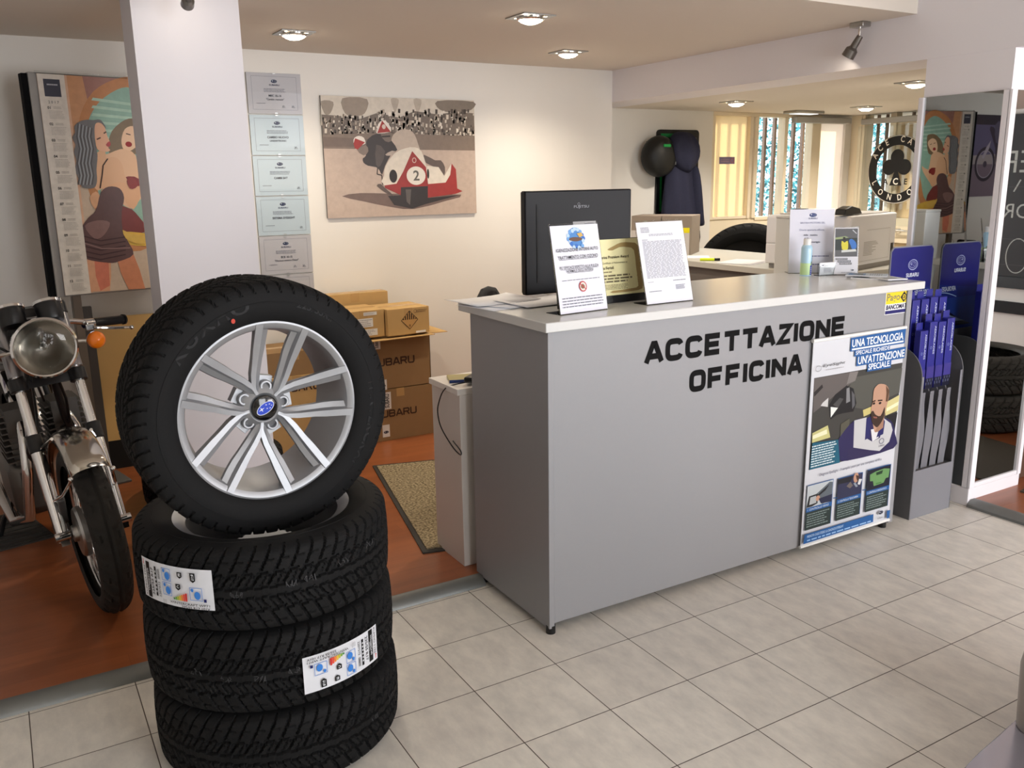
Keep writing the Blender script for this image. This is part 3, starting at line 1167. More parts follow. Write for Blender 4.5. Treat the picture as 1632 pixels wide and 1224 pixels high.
def wheel(label, loc, rot, name='alloy_wheel', group=None, mat=None, letter=True):
    t = thing(name, label, 'wheel', loc, group=group)
    if mat is not None:
        t.matrix_world = mat
    else:
        t.rotation_euler = rot
    put('tyre', ME_tyre, t)
    if letter:
        for me_ in ME_side:
            put('sidewall_lettering', me_, t)
    put('rim', ME_rim, t)
    return t


def tyre_label(t, a0, a1, z0, z1, upside):
    """EU-style paper label wrapped on the tread, a0..a1 world angles in degrees"""
    w = R(a1 - a0) * 0.3445
    h = z1 - z0

    def fn(x, y, d):
        a = R(a0) + x / 0.3445
        rr = 0.3435 + d
        return (rr * math.cos(a), rr * math.sin(a), z0 + y)
    if upside:
        f0 = fn
        fn = lambda x, y, d: f0(w - x, h - y, d)
    p_ = Print(w, h, fn, 0.00015)
    W_, K_ = ink(222, 224, 230, 0.4), ink(18, 18, 20)
    B_ = ink(60, 130, 215)
    p_.rect(0, 0, w, h, W_, 24)
    X = lambda q: q * w
    Y = lambda q: q * h
    p_.poly([(X(.015), Y(.86)), (X(.04), Y(.80)), (X(.04), Y(.95)), (X(.03), Y(.95)), (X(.03), Y(.86))], ink(220, 40, 40))
    p_.text('KUMHO TYRE', X(.03), Y(.05), X(.065), Y(.80), K_, rot=1)
    p_.rect(X(.085), Y(.03), X(.155), Y(.93), K_, 3)
    p_.text('WinterCraft', X(.095), Y(.18), X(.125), Y(.76), W_, 0.02, rot=1)
    p_.text('WP71', X(.132), Y(.35), X(.148), Y(.60), W_, 0.02, rot=1)
    p_.text('225/55 R17', X(.175), Y(.13), X(.215), Y(.82), K_, 0.01, rot=1)
    p_.rect(X(.245), Y(.14), X(.275), Y(.88), K_, 2)
    p_.greek(X(.25), Y(.2), X(.27), Y(.8), 6, W_, 0.1, 0.5)
    p_.text('2207573', X(.30), Y(.14), X(.33), Y(.52), K_, rot=1)
    for i in range(9):
        p_.rect(X(.30), Y(.60 + .028 * i), X(.335), Y(.612 + .028 * i), K_)
    for x0, y0, x1, y1 in ((.38, .62, .50, .92), (.38, .26, .50, .57), (.74, .24, .88, .55)):
        p_.line([(X(x0), Y(y0)), (X(x1), Y(y0)), (X(x1), Y(y1)), (X(x0), Y(y1)), (X(x0), Y(y0))], 0.0012, B_)
        p_.ell(X((x0 + x1) / 2 + .015), Y((y0 + y1) / 2 - .03), X(.035), Y(.10), B_)
        p_.ell(X(x0 + .03), Y(y1 - .06), X(.016), Y(.045), B_)
    for x, y, s_, hh in ((.60, .74, 'E', .16), (.57, .44, 'C', .16), (.76, .68, '72', .24)):
        p_.poly([(X(x), Y(y + hh)), (X(x), Y(y + .05)), (X(x + .03), Y(y)), (X(x + .06), Y(y + .05)), (X(x + .06), Y(y + hh))], K_)
        p_.text(s_, X(x + .015), Y(y + .06), X(x + .045), Y(y + hh - .03), W_, 0.02)
    for i, cc in enumerate(((70, 130, 70), (120, 165, 60), (180, 185, 60), (225, 180, 60), (230, 130, 60), (225, 80, 60), (200, 50, 45))):
        p_.rect(X(.53 + .026 * i), Y(.20), X(.553 + .026 * i), Y(.25 + .025 * i), ink(*cc))
    p_.rect(X(.90), Y(.22), X(.93), Y(.30), ink(30, 40, 100))
    p_.text('WINTERCRAFT WP71', X(.48), Y(.105), X(.96), Y(.165), K_, 0.01)
    p_.text('225/55 R17 101V', X(.63), Y(.025), X(.96), Y(.085), K_, 0.02)
    for i in range(3):
        for j in range(3):
            p_.rect(X(.385 + .02 * i), Y(.05 + .04 * j), X(.395 + .02 * i), Y(.075 + .04 * j), ink(150, 150, 155))
    o = p_.build('paper_label_or_glint', t)
    o['label'] = 'white printed paper label'
    return o


SX, SY = -0.857, 0.162
# three lying wheels, stacked with faces down
lw = []
for zc, dx, dy, ang, lab in ((0.1155, 0.004, 0.0, 10, 'car wheel lying flat on the tiles, lowest of the stack'),
                             (0.3465, 0.0, 0.004, 47, 'car wheel lying in the middle of the stack, paper label upside down'),
                             (0.5775, -0.004, 0.0, 83, 'car wheel lying on top of the stack, paper label upright on its left')):
    t = wheel(lab, (SX + dx, SY + dy, zc), (PI, 0, R(ang)), letter=False, group='stacked winter wheels')
    lw.append(t)
# labels hold world orientation: parent to the wheel but undo its rotation
for t, args, ang in ((lw[2], (-164, -125.5, -0.040, 0.066, False), 83), (lw[1], (-93, -53, -0.068, 0.034, True), 47)):
    o = tyre_label(t, *args)
    o.matrix_parent_inverse = Matrix.Identity(4)
    o.rotation_euler = Matrix.Rotation(-R(ang), 3, 'Z').to_euler()
    o.matrix_local = (Matrix.Rotation(R(ang), 4, 'Z') @ Matrix.Rotation(PI, 4, 'X')).inverted()

# the upright wheel, standing in the opening of the topmost lying one
n_ = Vector((0.0981, -0.9949, -0.0235)).normalized()
u_ = Vector((0, 0, 1)).cross(n_).normalized()
v_ = n_.cross(u_)
mw = Matrix(((u_.x, v_.x, n_.x, -0.858), (u_.y, v_.y, n_.y, 0.132), (u_.z, v_.z, n_.z, 0.975), (0, 0, 0, 1)))
t = wheel('car wheel standing upright on the stack, silver spoked rim facing the viewer', (0, 0, 0), None, mat=mw, group='stacked winter wheels')
g = G()
g.lathe([(0.0335, 0.044), (0.0335, 0.054), (0.030, 0.0565), (0.0005, 0.0575)], seg=40)
cap = g.build('centre_cap', pm('gloss_black_cap', (8, 8, 10), 0.12, coat=0.6), t)
cap['label'] = 'black centre cap with an oval star badge'
p = Print(0.06, 0.06, lambda x, y, d: ((x - 0.03) * math.cos(0.5) - (y - 0.03) * math.sin(0.5), (x - 0.03) * math.sin(0.5) + (y - 0.03) * math.cos(0.5), 0.0578 + d))
p.stars(0.03, 0.03, 0.052, blue=(40, 70, 190))
p.build('badge', cap)
g = G()
a = R(137)
d_ = Vector((math.sin(a), math.cos(a), 0))
g.cyl(d_ * 0.2125 + Vector((0, 0, 0.050)), d_ * 0.196 + Vector((0, 0, 0.066)), 0.0055, 0.0045, 12)
g.build('valve', M_darkgrey, t)
p = Print(0.02, 0.02, lambda x, y, d: (0.262 * math.sin(R(-19)) + x - 0.004, 0.262 * math.cos(R(-19)) + y - 0.004, 0.1158 + d))
p.ell(0.004, 0.004, 0.005, 0.006, ink(190, 60, 40))
o = p.build('paint_dot', t)
o['label'] = 'small red paint dot'

# factory crayon marks on the treads of the stacked wheels
rm_ = random.Random(9)
for t_, ang, lst in ((lw[2], 83, ((-118, .0), (-96, .012), (-88, .014), (-72, .028), (-55, .040))), (lw[1], 47, ((-140, .012), (-126, .0), (-112, -.004), (-98, .006))), (lw[0], 10, ((-60, .0), (-44, .01)))):
    p = Print(.1, .1, lambda x, y, d: ((.3412 + d) * math.cos(x / .3412), (.3412 + d) * math.sin(x / .3412), y), step=.00005)
    for a_, z_ in lst:
        x0 = R(a_) * .3412
        for k in range(3):
            pts = [(x0 + .011 * k + rm_.uniform(-.006, .006), z_ + rm_.uniform(-.010, .010)) for _ in range(5)]
            p.line(pts, .0012, ink(74, 74, 76, .9))
    o = p.build('crayon_mark', t_)
    o.matrix_local = (Matrix.Rotation(R(ang), 4, 'Z') @ Matrix.Rotation(PI, 4, 'X')).inverted()
    o['label'] = 'grey crayon scribbles'
    o['kind'] = 'stuff'


# ================================================================ RECEPTION COUNTER
ct = thing('reception_counter', 'long grey reception counter with black lettering on its front', 'counter', (1.0, 0.45, 0.0))
OX, OY = -1.0, -0.45


def cg():
    return G()


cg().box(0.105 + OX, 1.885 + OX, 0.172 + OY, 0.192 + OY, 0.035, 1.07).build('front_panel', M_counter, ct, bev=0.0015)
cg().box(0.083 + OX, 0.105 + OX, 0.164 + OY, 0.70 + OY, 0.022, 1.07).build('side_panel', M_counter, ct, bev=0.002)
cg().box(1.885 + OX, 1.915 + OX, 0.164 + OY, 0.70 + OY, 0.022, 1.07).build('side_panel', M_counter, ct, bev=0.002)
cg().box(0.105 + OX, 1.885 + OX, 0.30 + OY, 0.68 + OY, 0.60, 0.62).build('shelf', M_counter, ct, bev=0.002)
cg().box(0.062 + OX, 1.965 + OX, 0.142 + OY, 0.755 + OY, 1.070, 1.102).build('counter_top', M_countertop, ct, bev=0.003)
for x, y in ((0.098, 0.18), (0.098, 0.66), (1.875, 0.185), (1.875, 0.66)):
    cg().cyl((x + OX, y + OY, 0), (x + OX, y + OY, 0.03), 0.017).build('foot', M_black, ct)
p = Print(1.1, 0.25, plane_fn((0.0, 0.164, 0.7), (1, 0, 0), (0, 0, 1)))
p.fn = plane_fn((0.45 + OX, 0.1718 + OY, 0.75), (1, 0, 0), (0, 0, 1))
KL = pm('black_lettering_film', (9, 9, 10), 0.6, spec=0.12)
blocky(p, 'ACCETTAZIONE', 0.036, 0.161, 1.066, 0.243, KL, 0.262)
p.build('lettering', ct)['label'] = 'black capital lettering reading ACCETTAZIONE'
p = Print(1.1, 0.25, plane_fn((0.45 + OX, 0.1718 + OY, 0.75), (1, 0, 0), (0, 0, 1)))
blocky(p, 'OFFICINA', 0.243, 0.033, 0.826, 0.115, KL, 0.262)
p.build('lettering', ct)['label'] = 'black capital lettering reading OFFICINA'
p = Print(0.146, 0.096, plane_fn((1.752 + OX, 0.1715 + OY, 0.972), (1, 0, 0), (0, 0, 1)))
p.rect(0, 0, .146, .096, ink(235, 235, 235))
p.rect(0.003, 0.044, .143, .093, ink(238, 208, 40))
p.text('Pago', 0.008, 0.048, 0.092, 0.088, ink(130, 125, 95), 0.02)
p.poly([(0.118, 0.092), (0.142, 0.068), (0.118, 0.046), (0.095, 0.068)], ink(25, 26, 40))
p.ring(0.119, 0.068, 0.011, 0.011, 0.004, ink(238, 208, 40), a0=-150, a1=150)
p.rect(0.109, 0.066, 0.120, 0.070, ink(238, 208, 40))
p.text('BANCOMAT', 0.006, 0.021, 0.140, 0.041, ink(30, 28, 70), 0.03, 0.15)
p.rect(0.003, 0.003, .143, .017, ink(30, 30, 100))
p.build('payment_sticker', ct)['label'] = 'yellow, white and navy card payment sticker'

# ---- poster banner hanging on the counter front
bn = thing('poster_banner', 'tall service poster of a bearded mechanic hung on the counter front', 'poster', (1.60, 0.162, 0.04))
W, H = 0.562, 0.868
bx, by = -0.281, 0.0
p = Print(W, H, plane_fn((bx, -0.003, 0.002), (1, 0, 0), (0, 0, 1)))
p.rect(0, 0, W, H, ink(208, 210, 216, 0.45))
p.warp([(105, 172), (583, 108), (537, 1052), (60, 1200)])
I = ink
p.poly([(112, 350), (575, 275), (543, 695), (95, 805)], I(62, 61, 58))
p.poly([(330, 345), (575, 300), (565, 420), (380, 500), (240, 480)], I(82, 82, 76))
p.poly([(112, 352), (345, 316), (330, 362), (240, 420), (180, 470), (112, 520)], I(96, 90, 88))
p.poly([(300, 322), (345, 316), (330, 362), (285, 380)], I(122, 117, 114))
p.poly([(112, 420), (155, 380), (160, 395), (115, 440)], I(38, 34, 34))
p.poly([(160, 470), (190, 445), (188, 490), (150, 485)], I(200, 200, 198))
p.poly([(200, 540), (195, 480), (225, 430), (285, 385), (322, 400), (340, 470), (325, 512), (265, 522), (235, 530), (205, 552)], I(24, 24, 26))
p.poly([(285, 400), (300, 394), (306, 462), (285, 472)], I(128, 128, 130))
p.poly([(312, 410), (328, 430), (332, 480), (318, 500)], I(90, 90, 94))
p.poly([(203, 490), (242, 494), (205, 542)], I(226, 230, 226))
p.poly([(242, 494), (270, 450), (250, 445), (215, 480)], I(70, 70, 70))
p.poly([(375, 505), (420, 487), (420, 520), (380, 537)], I(198, 186, 120))
p.poly([(490, 470), (565, 430), (560, 506), (495, 532)], I(206, 196, 138))
p.poly([(500, 495), (562, 462), (560, 480), (500, 512)], I(238, 230, 190))
p.poly([(108, 620), (190, 580), (205, 640), (108, 668)], I(196, 192, 130))
p.poly([(110, 632), (185, 600), (188, 622), (110, 650)], I(234, 232, 196))
p.poly([(500, 535), (558, 515), (548, 600), (530, 570)], I(30, 30, 34))
p.poly([(258, 575), (305, 545), (300, 700), (258, 720)], I(84, 82, 70))
p.poly([(230, 690), (262, 630), (330, 556), (400, 545), (480, 540), (530, 562), (549, 620), (545, 692), (300, 756), (258, 742)], I(42, 38, 82), 3)
p.poly([(330, 556), (395, 540), (405, 580), (390, 640), (430, 660), (470, 640), (485, 543), (525, 570), (536, 602), (520, 660), (470, 706), (420, 702), (330, 690)], I(194, 194, 196))
p.poly([(420, 600), (470, 590), (462, 640), (430, 660)], I(220, 220, 222))
p.poly([(394, 545), (416, 535), (414, 640), (390, 652)], I(40, 40, 96))
p.poly([(482, 540), (493, 560), (486, 622), (450, 640)], I(40, 40, 96))
p.poly([(300, 700), (330, 690), (420, 702), (470, 706), (545, 660), (545, 692), (300, 756)], I(46, 40, 80))
p.poly([(423, 470), (427, 410), (440, 388), (458, 377), (490, 382), (507, 408), (506, 450), (497, 490), (484, 545), (460, 602), (440, 612), (428, 566), (418, 525), (417, 490)], I(186, 146, 122), 3)
p.poly([(470, 560), (488, 530), (484, 590), (455, 612), (440, 610)], I(160, 122, 100))
p.poly([(416, 520), (428, 508), (440, 526), (468, 532), (488, 488), (485, 540), (456, 586), (438, 582), (424, 562)], I(58, 42, 34), 3)
p.poly([(490, 384), (509, 410), (502, 462), (492, 462), (494, 420)], I(92, 66, 48))
p.line([(422, 464), (438, 458)], 0.006, I(56, 38, 30))
p.line([(450, 458), (474, 456)], 0.006, I(56, 38, 30))
p.ell(*p.q((430, 472)), 0.008, 0.005, I(40, 30, 28)).ell(*p.q((462, 470)), 0.009, 0.005, I(40, 30, 28))
p.poly([(428, 535), (450, 538), (448, 545), (430, 543)], I(140, 88, 78))
p.ring(*p.q((478, 656)), 0.016, 0.013, 0.003, I(110, 110, 130))
x_, y_ = p.q((478, 683)); p.textc('SUBARU', x_, y_, 0.008, I(80, 80, 100))
p.poly([(107, 668), (245, 650), (258, 765), (95, 803)], I(28, 92, 116))
q = p.q; p.q = None
a, b = q((95, 803)), q((240, 665))
p.greek(a[0] + .006, a[1] + 0.006, b[0], b[1] + 0.012, 9, I(214, 226, 230), 0.15, 0.45)
p.q = q


def tq(s, bl, tr, m, **kw):
    f = p.q; p.q = None
    a_, b_ = f(bl), f(tr)
    p.text(s, a_[0], a_[1], b_[0], b_[1], m, **kw)
    p.q = f


BB = I(36, 90, 152)
p.poly([(297, 157), (581, 113), (577, 182), (294, 222)], BB)
p.poly([(318, 212), (502, 186), (500, 222), (316, 246)], BB)
p.poly([(330, 240), (584, 198), (580, 252), (328, 292)], BB)
p.poly([(388, 276), (512, 256), (510, 298), (386, 318)], BB)
tq('UNA TECNOLOGIA', (302, 202), (570, 128), I(236, 240, 246), bold=0.02)
p.line([(302, 212), (570, 172)], 0.007, I(236, 240, 246))
tq('SPECIALE RICHIEDE', (323, 238), (499, 192), I(236, 240, 246), bold=0.01)
tq("UN'ATTENZIONE", (335, 284), (578, 208), I(236, 240, 246), bold=0.02)
tq('SPECIALE.', (391, 310), (507, 262), I(236, 240, 246), bold=0.02)
tq('EyeSight', (152, 300), (270, 265), I(40, 40, 42), shear=0.25)
p.ring(*p.q((128, 303)), 0.017, 0.012, 0.0015, I(90, 90, 90))
a, b = p.q((168, 312)), p.q((262, 292)); qq = p.q; p.q = None
p.greek(a[0], a[1], b[0], b[1], 1, I(150, 150, 155), 0.0, 0.5)
p.q = qq
tq('Diagnosi EyeSight - 3 semplici passi per una completa verifica', (148, 838), (480, 738), I(60, 62, 96))
for k, (P1, hd_) in enumerate((([(85, 875), (228, 852), (212, 1075), (75, 1112)], '1. CONTROLLO VISIVO'), ([(253, 840), (386, 812), (366, 1025), (235, 1062)], '2. CONTROLLO TELECAMERA'), ([(410, 798), (532, 768), (517, 980), (392, 1015)], '3. CONTROLLO DIAGNOSTICO'))):
    f = p.q
    c_ = [f(z_) for z_ in P1]
    p.q = None
    x0, x1 = (c_[0][0] + c_[3][0]) / 2, (c_[1][0] + c_[2][0]) / 2
    y1, y0 = (c_[0][1] + c_[1][1]) / 2, (c_[2][1] + c_[3][1]) / 2
    hh = y1 - y0
    p.rect(x0, y0, x1, y1, BB)
    p.rect(x0, y0, x1 - 0.003, y0 + hh * 0.40, I(38, 52, 50))
    p.rect(x0, y0 + hh * 0.50, x1 - 0.003, y1 - 0.003, (I(190, 196, 200), I(46, 48, 76), I(26, 28, 44))[k])
    p.text(hd_, x0 + 0.008, y0 + hh * 0.425, x1 - 0.02, y0 + hh * 0.47, I(220, 232, 244))
    p.greek(x0 + 0.008, y0 + 0.01, x1 - 0.012, y0 + hh * 0.37, 6, I(130, 146, 144), 0.25, 0.4)
    yy0, yy1 = y0 + hh * 0.5, y1 - 0.003
    X = lambda t_: x0 + (x1 - x0) * t_
    Y = lambda t_: yy0 + (yy1 - yy0) * t_
    if k == 0:
        p.poly([(X(.3), Y(.5)), (X(.85), Y(.95)), (X(.97), Y(.9)), (X(.97), Y(.1)), (X(.6), Y(.0)), (X(.5), Y(.3))], I(96, 104, 112))
        p.poly([(X(.35), Y(.45)), (X(.85), Y(.85)), (X(.7), Y(.6)), (X(.42), Y(.4))], I(28, 30, 34))
        p.poly([(X(.0), Y(.02)), (X(.08), Y(.52)), (X(.4), Y(.55)), (X(.42), Y(.1)), (X(.2), Y(.02))], I(34, 34, 36))
        p.poly([(X(.1), Y(.12)), (X(.13), Y(.46)), (X(.35), Y(.47)), (X(.37), Y(.14))], I(176, 180, 182))
        p.ell(X(.42), Y(.33), .012, .012, I(196, 150, 124))
        p.poly([(X(.45), Y(.3)), (X(.97), Y(.35)), (X(.97), Y(.0)), (X(.55), Y(.05))], I(36, 40, 66))
    elif k == 1:
        p.poly([(X(.0), Y(.98)), (X(.6), Y(.98)), (X(.5), Y(.72)), (X(.0), Y(.75))], I(28, 28, 36))
        p.poly([(X(.35), Y(.55)), (X(.5), Y(.72)), (X(.62), Y(.5)), (X(.5), Y(.4))], I(110, 100, 96))
        p.ell(X(.72), Y(.85), .016, .022, I(190, 146, 122))
        p.poly([(X(.7), Y(.98)), (X(.85), Y(.9)), (X(.82), Y(.6)), (X(.75), Y(.75))], I(74, 52, 42))
        p.poly([(X(.85), Y(.75)), (X(.98), Y(.7)), (X(.9), Y(.45)), (X(.8), Y(.5))], I(210, 212, 214))
        p.poly([(X(.62), Y(.6)), (X(.7), Y(.62)), (X(.82), Y(.4)), (X(.74), Y(.38))], I(140, 150, 164))
    else:
        p.poly([(X(.1), Y(.78)), (X(.35), Y(.86)), (X(.7), Y(.9)), (X(.95), Y(.82)), (X(.92), Y(.4)), (X(.8), Y(.4)), (X(.72), Y(.2)), (X(.3), Y(.16)), (X(.25), Y(.42)), (X(.12), Y(.45))], I(104, 148, 92))
        p.poly([(X(.35), Y(.8)), (X(.65), Y(.84)), (X(.62), Y(.68)), (X(.38), Y(.66))], I(34, 60, 38))
        p.rect(X(.38), Y(.22), X(.62), Y(.28), I(70, 120, 60))
    p.q = f
p.line([(222, 943), (244, 940)], 0.004, BB)
p.line([(378, 902), (400, 897)], 0.004, BB)
p.poly([(71, 1132), (443, 1022), (443, 1062), (64, 1182)], BB)
p.poly([(516, 1004), (533, 1000), (530, 1040), (515, 1044)], BB)
tq('PRENOTA OGGI STESSO LA DIAGNOSI EYESIGHT', (84, 1150), (282, 1078), I(190, 214, 240), bold=0.01)
f = p.q; a = f((84, 1168)); b = f((430, 1052)); p.q = None
p.greek(a[0], a[1] - 0.002, b[0], a[1] + 0.010, 1, I(150, 190, 232), 0.0, 0.5)
lx, ly = f((482, 1020))
p.stars(lx, ly + 0.006, 0.034, blue=(30, 34, 60))
p.textc('SUBARU', lx, ly - 0.022, 0.008, I(50, 52, 70))
sh = p.build('printed_sheet', bn)
G().box(bx, bx + W, -0.003, -0.0012, 0.0, H).build('backing', M_paper, bn)
g = G(); g.cyl((bx - 0.004, -0.002, H + 0.002), (bx + W + 0.004, -0.002, H + 0.002), 0.0075)
g.build('top_rail', M_white, bn)
g = G(); g.cyl((bx - 0.003, -0.002, 0.0), (bx + W + 0.003, -0.002, 0.0), 0.0065)
g.build('bottom_rail', M_white, bn)


# ---- things on the counter top
Z = 1.102


def leaning_sheet(name, label, cat, b0, b1, top_mid, hgt, draw, foot=True):
    """acrylic holder: bottom corners b0,b1 (x,y); leans back to top_mid (x,y)"""
    b0, b1 = np.array(b0), np.array(b1)
    mid = (b0 + b1) / 2
    ux = (b1 - b0) / np.linalg.norm(b1 - b0)
    w = np.linalg.norm(b1 - b0)
    nrm = np.array([-ux[1], ux[0]])
    off = (np.array(top_mid) - mid) @ nrm
    t = thing(name, label, cat, (mid[0], mid[1], Z), math.atan2(ux[1], ux[0]))
    rise = math.sqrt(hgt ** 2 - off ** 2)
    uy = Vector((0, off, rise)).normalized()
    fn = plane_fn((-w / 2, 0, 0.003), (1, 0, 0), uy, 0.002)
    nv = Vector((1, 0, 0)).cross(uy)
    p_ = Print(w, hgt - 0.006, fn)
    draw(p_, w, hgt - 0.006)
    p_.build('printed_sheet', t)
    g_ = G()
    c_ = Vector((0, 0, 0.003)) + uy * hgt / 2
    g_.obox(c_, Vector((1, 0, 0)) * (w / 2 + 0.003), uy * hgt / 2, nv * 0.0012)
    if foot:
        g_.box(-w / 2, w / 2, 0.0, 0.075, 0.0, 0.0022)
        g_.obox(Vector((0, 0.075 - 0.02, 0.05)) , Vector((1, 0, 0)) * w * 0.3, Vector((0, off * 0.1 + 0.012, 0.048)), Vector((0, 0.001, 0)))
    g_.build('acrylic_holder', M_acryl, t, bev=0.0005)
    return t


def draw_ozone(p_, w, h):
    p_.rect(0, 0, w, h, I(232, 232, 242))
    cx_ = w * 0.5
    p_.ell(cx_, h * 0.85, 0.034, 0.036, I(88, 142, 205))
    for i in range(16):
        a_ = 2 * PI * i / 16
        p_.ell(cx_ + 0.034 * math.cos(a_) * random.uniform(.75, 1.1), h * 0.842 + 0.034 * math.sin(a_) * random.uniform(.6, 1.1), 0.007, 0.007, I(*random.choice(((120, 170, 225), (70, 120, 200), (190, 215, 240)))))
    p_.poly([(cx_ - .030, h * .845), (cx_ - .01, h * .86), (cx_ + .022, h * .85), (cx_ + .026, h * .825), (cx_, h * .81), (cx_ - .026, h * .825)], I(110, 84, 70), 3)
    p_.poly([(cx_ + .006, h * .90), (cx_ + .026, h * .91), (cx_ + .034, h * .87), (cx_ + .016, h * .855)], I(214, 176, 100))
    K_ = I(42, 44, 56)
    p_.textc('IGIENIZZAZIONE INTERNI AUTO', cx_, h * .70, 0.0115, K_, .004, maxw=w * .88)
    p_.textc('TRATTAMENTO CON OZONO', cx_, h * .617, 0.0115, K_, .004, maxw=w * .84)
    p_.rect(w * .1, h * .608, w * .9, h * .612, K_)
    p_.textc("PIU' EFFICACE RISPETTO ALLA PULIZIA", cx_, h * .505, 0.0095, K_, .004, maxw=w * .82)
    p_.rect(w * .1, h * .497, w * .9, h * .500, K_)
    p_.textc('NORMALE DEGLI INTERNI', cx_, h * .462, 0.0095, K_, .004, maxw=w * .56)
    p_.rect(w * .23, h * .454, w * .77, h * .457, K_)
    p_.greek(w * .10, h * .365, w * .90, h * .385, 1, I(130, 130, 140), 0.0, .35)
    p_.ell(cx_ + .004, h * .29, 0.017, 0.018, I(190, 60, 70))
    p_.ell(cx_ + .004, h * .29, 0.0135, 0.0145, I(222, 214, 205))
    p_.poly([(cx_ - .006, h * .30), (cx_ + .004, h * .32), (cx_ + .012, h * .29), (cx_ + .006, h * .265), (cx_ - .004, h * .27)], I(130, 104, 80), 2)
    p_.line([(cx_ - .008, h * .325), (cx_ + .016, h * .255)], .003, I(190, 60, 70))
    p_.greek(w * .06, h * .06, w * .94, h * .19, 4, I(120, 122, 132), 0.05, .32)


leaning_sheet('sign_holder', 'acrylic sign holder with ozone treatment notice, frontmost on the counter left end', 'sign', (0.189, 0.251), (0.400, 0.275), (0.262, 0.318), 0.30, draw_ozone)


def draw_letter(p_, w, h):
    p_.rect(0, 0, w, h, I(232, 232, 240))
    c_ = I(140, 142, 152)
    p_.greek(w * .08, h * .87, w * .26, h * .94, 4, I(110, 112, 122), .05, .45)
    p_.greek(w * .24, h * .825, w * .76, h * .855, 2, c_, .1, .45)
    p_.greek(w * .08, h * .775, w * .2, h * .79, 1, c_, .0, .5)
    p_.greek(w * .08, h * .31, w * .93, h * .77, 30, c_, .06, .42)
    p_.greek(w * .08, h * .26, w * .2, h * .27, 1, c_, 0, .5)
    p_.greek(w * .62, h * .255, w * .9, h * .275, 1, c_, 0, .5)
    p_.greek(w * .08, h * .14, w * .34, h * .16, 1, c_, 0, .5)
    for i in range(5):
        p_.greek(w * .66, h * (.15 + .012 * i), w * .88, h * (.165 + .012 * i), 1, I(150, 152, 165), .2, .5)


leaning_sheet('sign_holder', 'acrylic sign holder with a closely typed letter, in front of the grey file boxes', 'sign', (0.568, 0.266), (0.785, 0.269), (0.625, 0.342), 0.30, draw_letter)

# award certificate in a dark frame
aw = thing('award_certificate', 'cream award certificate with ornate gold border, between the two sign holders', 'certificate', (0.47, 0.385, Z), R(2))
uy = Vector((0, 0.10, 0.99)).normalized()
nv = Vector((1, 0, 0)).cross(uy)
g = G()
g.obox(Vector((0, 0.004, 0)) + uy * 0.116, (0.205, 0, 0), uy * 0.116, nv * 0.004)
g.build('backing', M_black, aw, bev=0.001)
w, h = 0.40, 0.202
p = Print(w, h, plane_fn(Vector((-0.2, 0.004, 0)) + uy * 0.028 + nv * 0.004, (1, 0, 0), uy))
p.rect(0, 0, w, h, I(238, 230, 178))
gold = I(176, 150, 98)
p.poly([(w * .56, h * .82), (w * .64, h * .88), (w * .72, h * .93), (w * .84, h * .92), (w * .92, h * .86), (w * .93, h * .5), (w * .96, h * .14), (w * .90, h * .05), (w * .6, h * .04), (w * .6, h * .08), (w * .88, h * .10), (w * .90, h * .2), (w * .885, h * .5), (w * .87, h * .78), (w * .8, h * .84), (w * .7, h * .85), (w * .62, h * .80)], gold, 2)
for i in range(14):
    p.ell(w * .915 + random.uniform(-.004, .006), h * (.1 + .055 * i), .008, .007, gold)
DK = I(70, 62, 48)
p.textc('Marina Premium Award', w * .80, h * .66, .0105, DK, .015, align='R', maxw=w * .62)
p.textc('Certificate of Achievement to', w * .78, h * .565, .007, DK, 0, align='R')
p.textc('Luca Ferioli', w * .62, h * .47, .0105, DK, .015, align='R')
p.greek(w * .2, h * .40, w * .6, h * .44, 1, I(140, 128, 98), 0, .5)
p.greek(w * .1, h * .22, w * .84, h * .38, 3, I(110, 100, 76), .1, .5)
p.greek(w * .5, h * .10, w * .8, h * .2, 4, I(150, 138, 104), .2, .4)
p.build('printed_sheet', aw)

# loose papers on the left end
t = thing('paper_pile', 'untidy pile of white papers on the left end of the counter', 'papers', (0.22, 0.62, Z))
for i, (dx, dy, rz, zz) in enumerate(((-0.04, -0.02, 0.20, 0.0003), (0.05, 0.03, -0.12, 0.0018), (0.0, 0.0, 0.42, 0.0033), (0.09, -0.06, 0.10, 0.0048), (-0.05, 0.06, 0.15, 0.0063))):
    ca, sa = math.cos(rz), math.sin(rz)
    g = G()
    nx = 8
    vs = []
    for b in (-0.105, 0.105):
        for k in range(nx + 1):
            a = -0.148 + 0.296 * k / nx
            curl = 0.010 * max(0, (abs(a) / 0.148) ** 4) * (1 if i > 2 else .3)
            vs.append((dx + a * ca - b * sa, dy + a * sa + b * ca, zz + curl * (0.6 if b > 0 else 0.15)))
    g.add(vs, [(k, k + 1, nx + 2 + k, nx + 1 + k) for k in range(nx)])
    o = g.build('paper_sheet', M_paper, t)
    so = o.modifiers.new('thickness', 'SOLIDIFY'); so.thickness = 0.0008; so.offset = 1
p = Print(0.2, 0.14, plane_fn((-0.10, -0.07, 0.0062), (1, 0.18, 0), (-0.18, 1, 0)))
p.greek(0.0, 0.0, 0.2, 0.13, 12, I(165, 168, 182), .3, .4)
p.build('print', t)

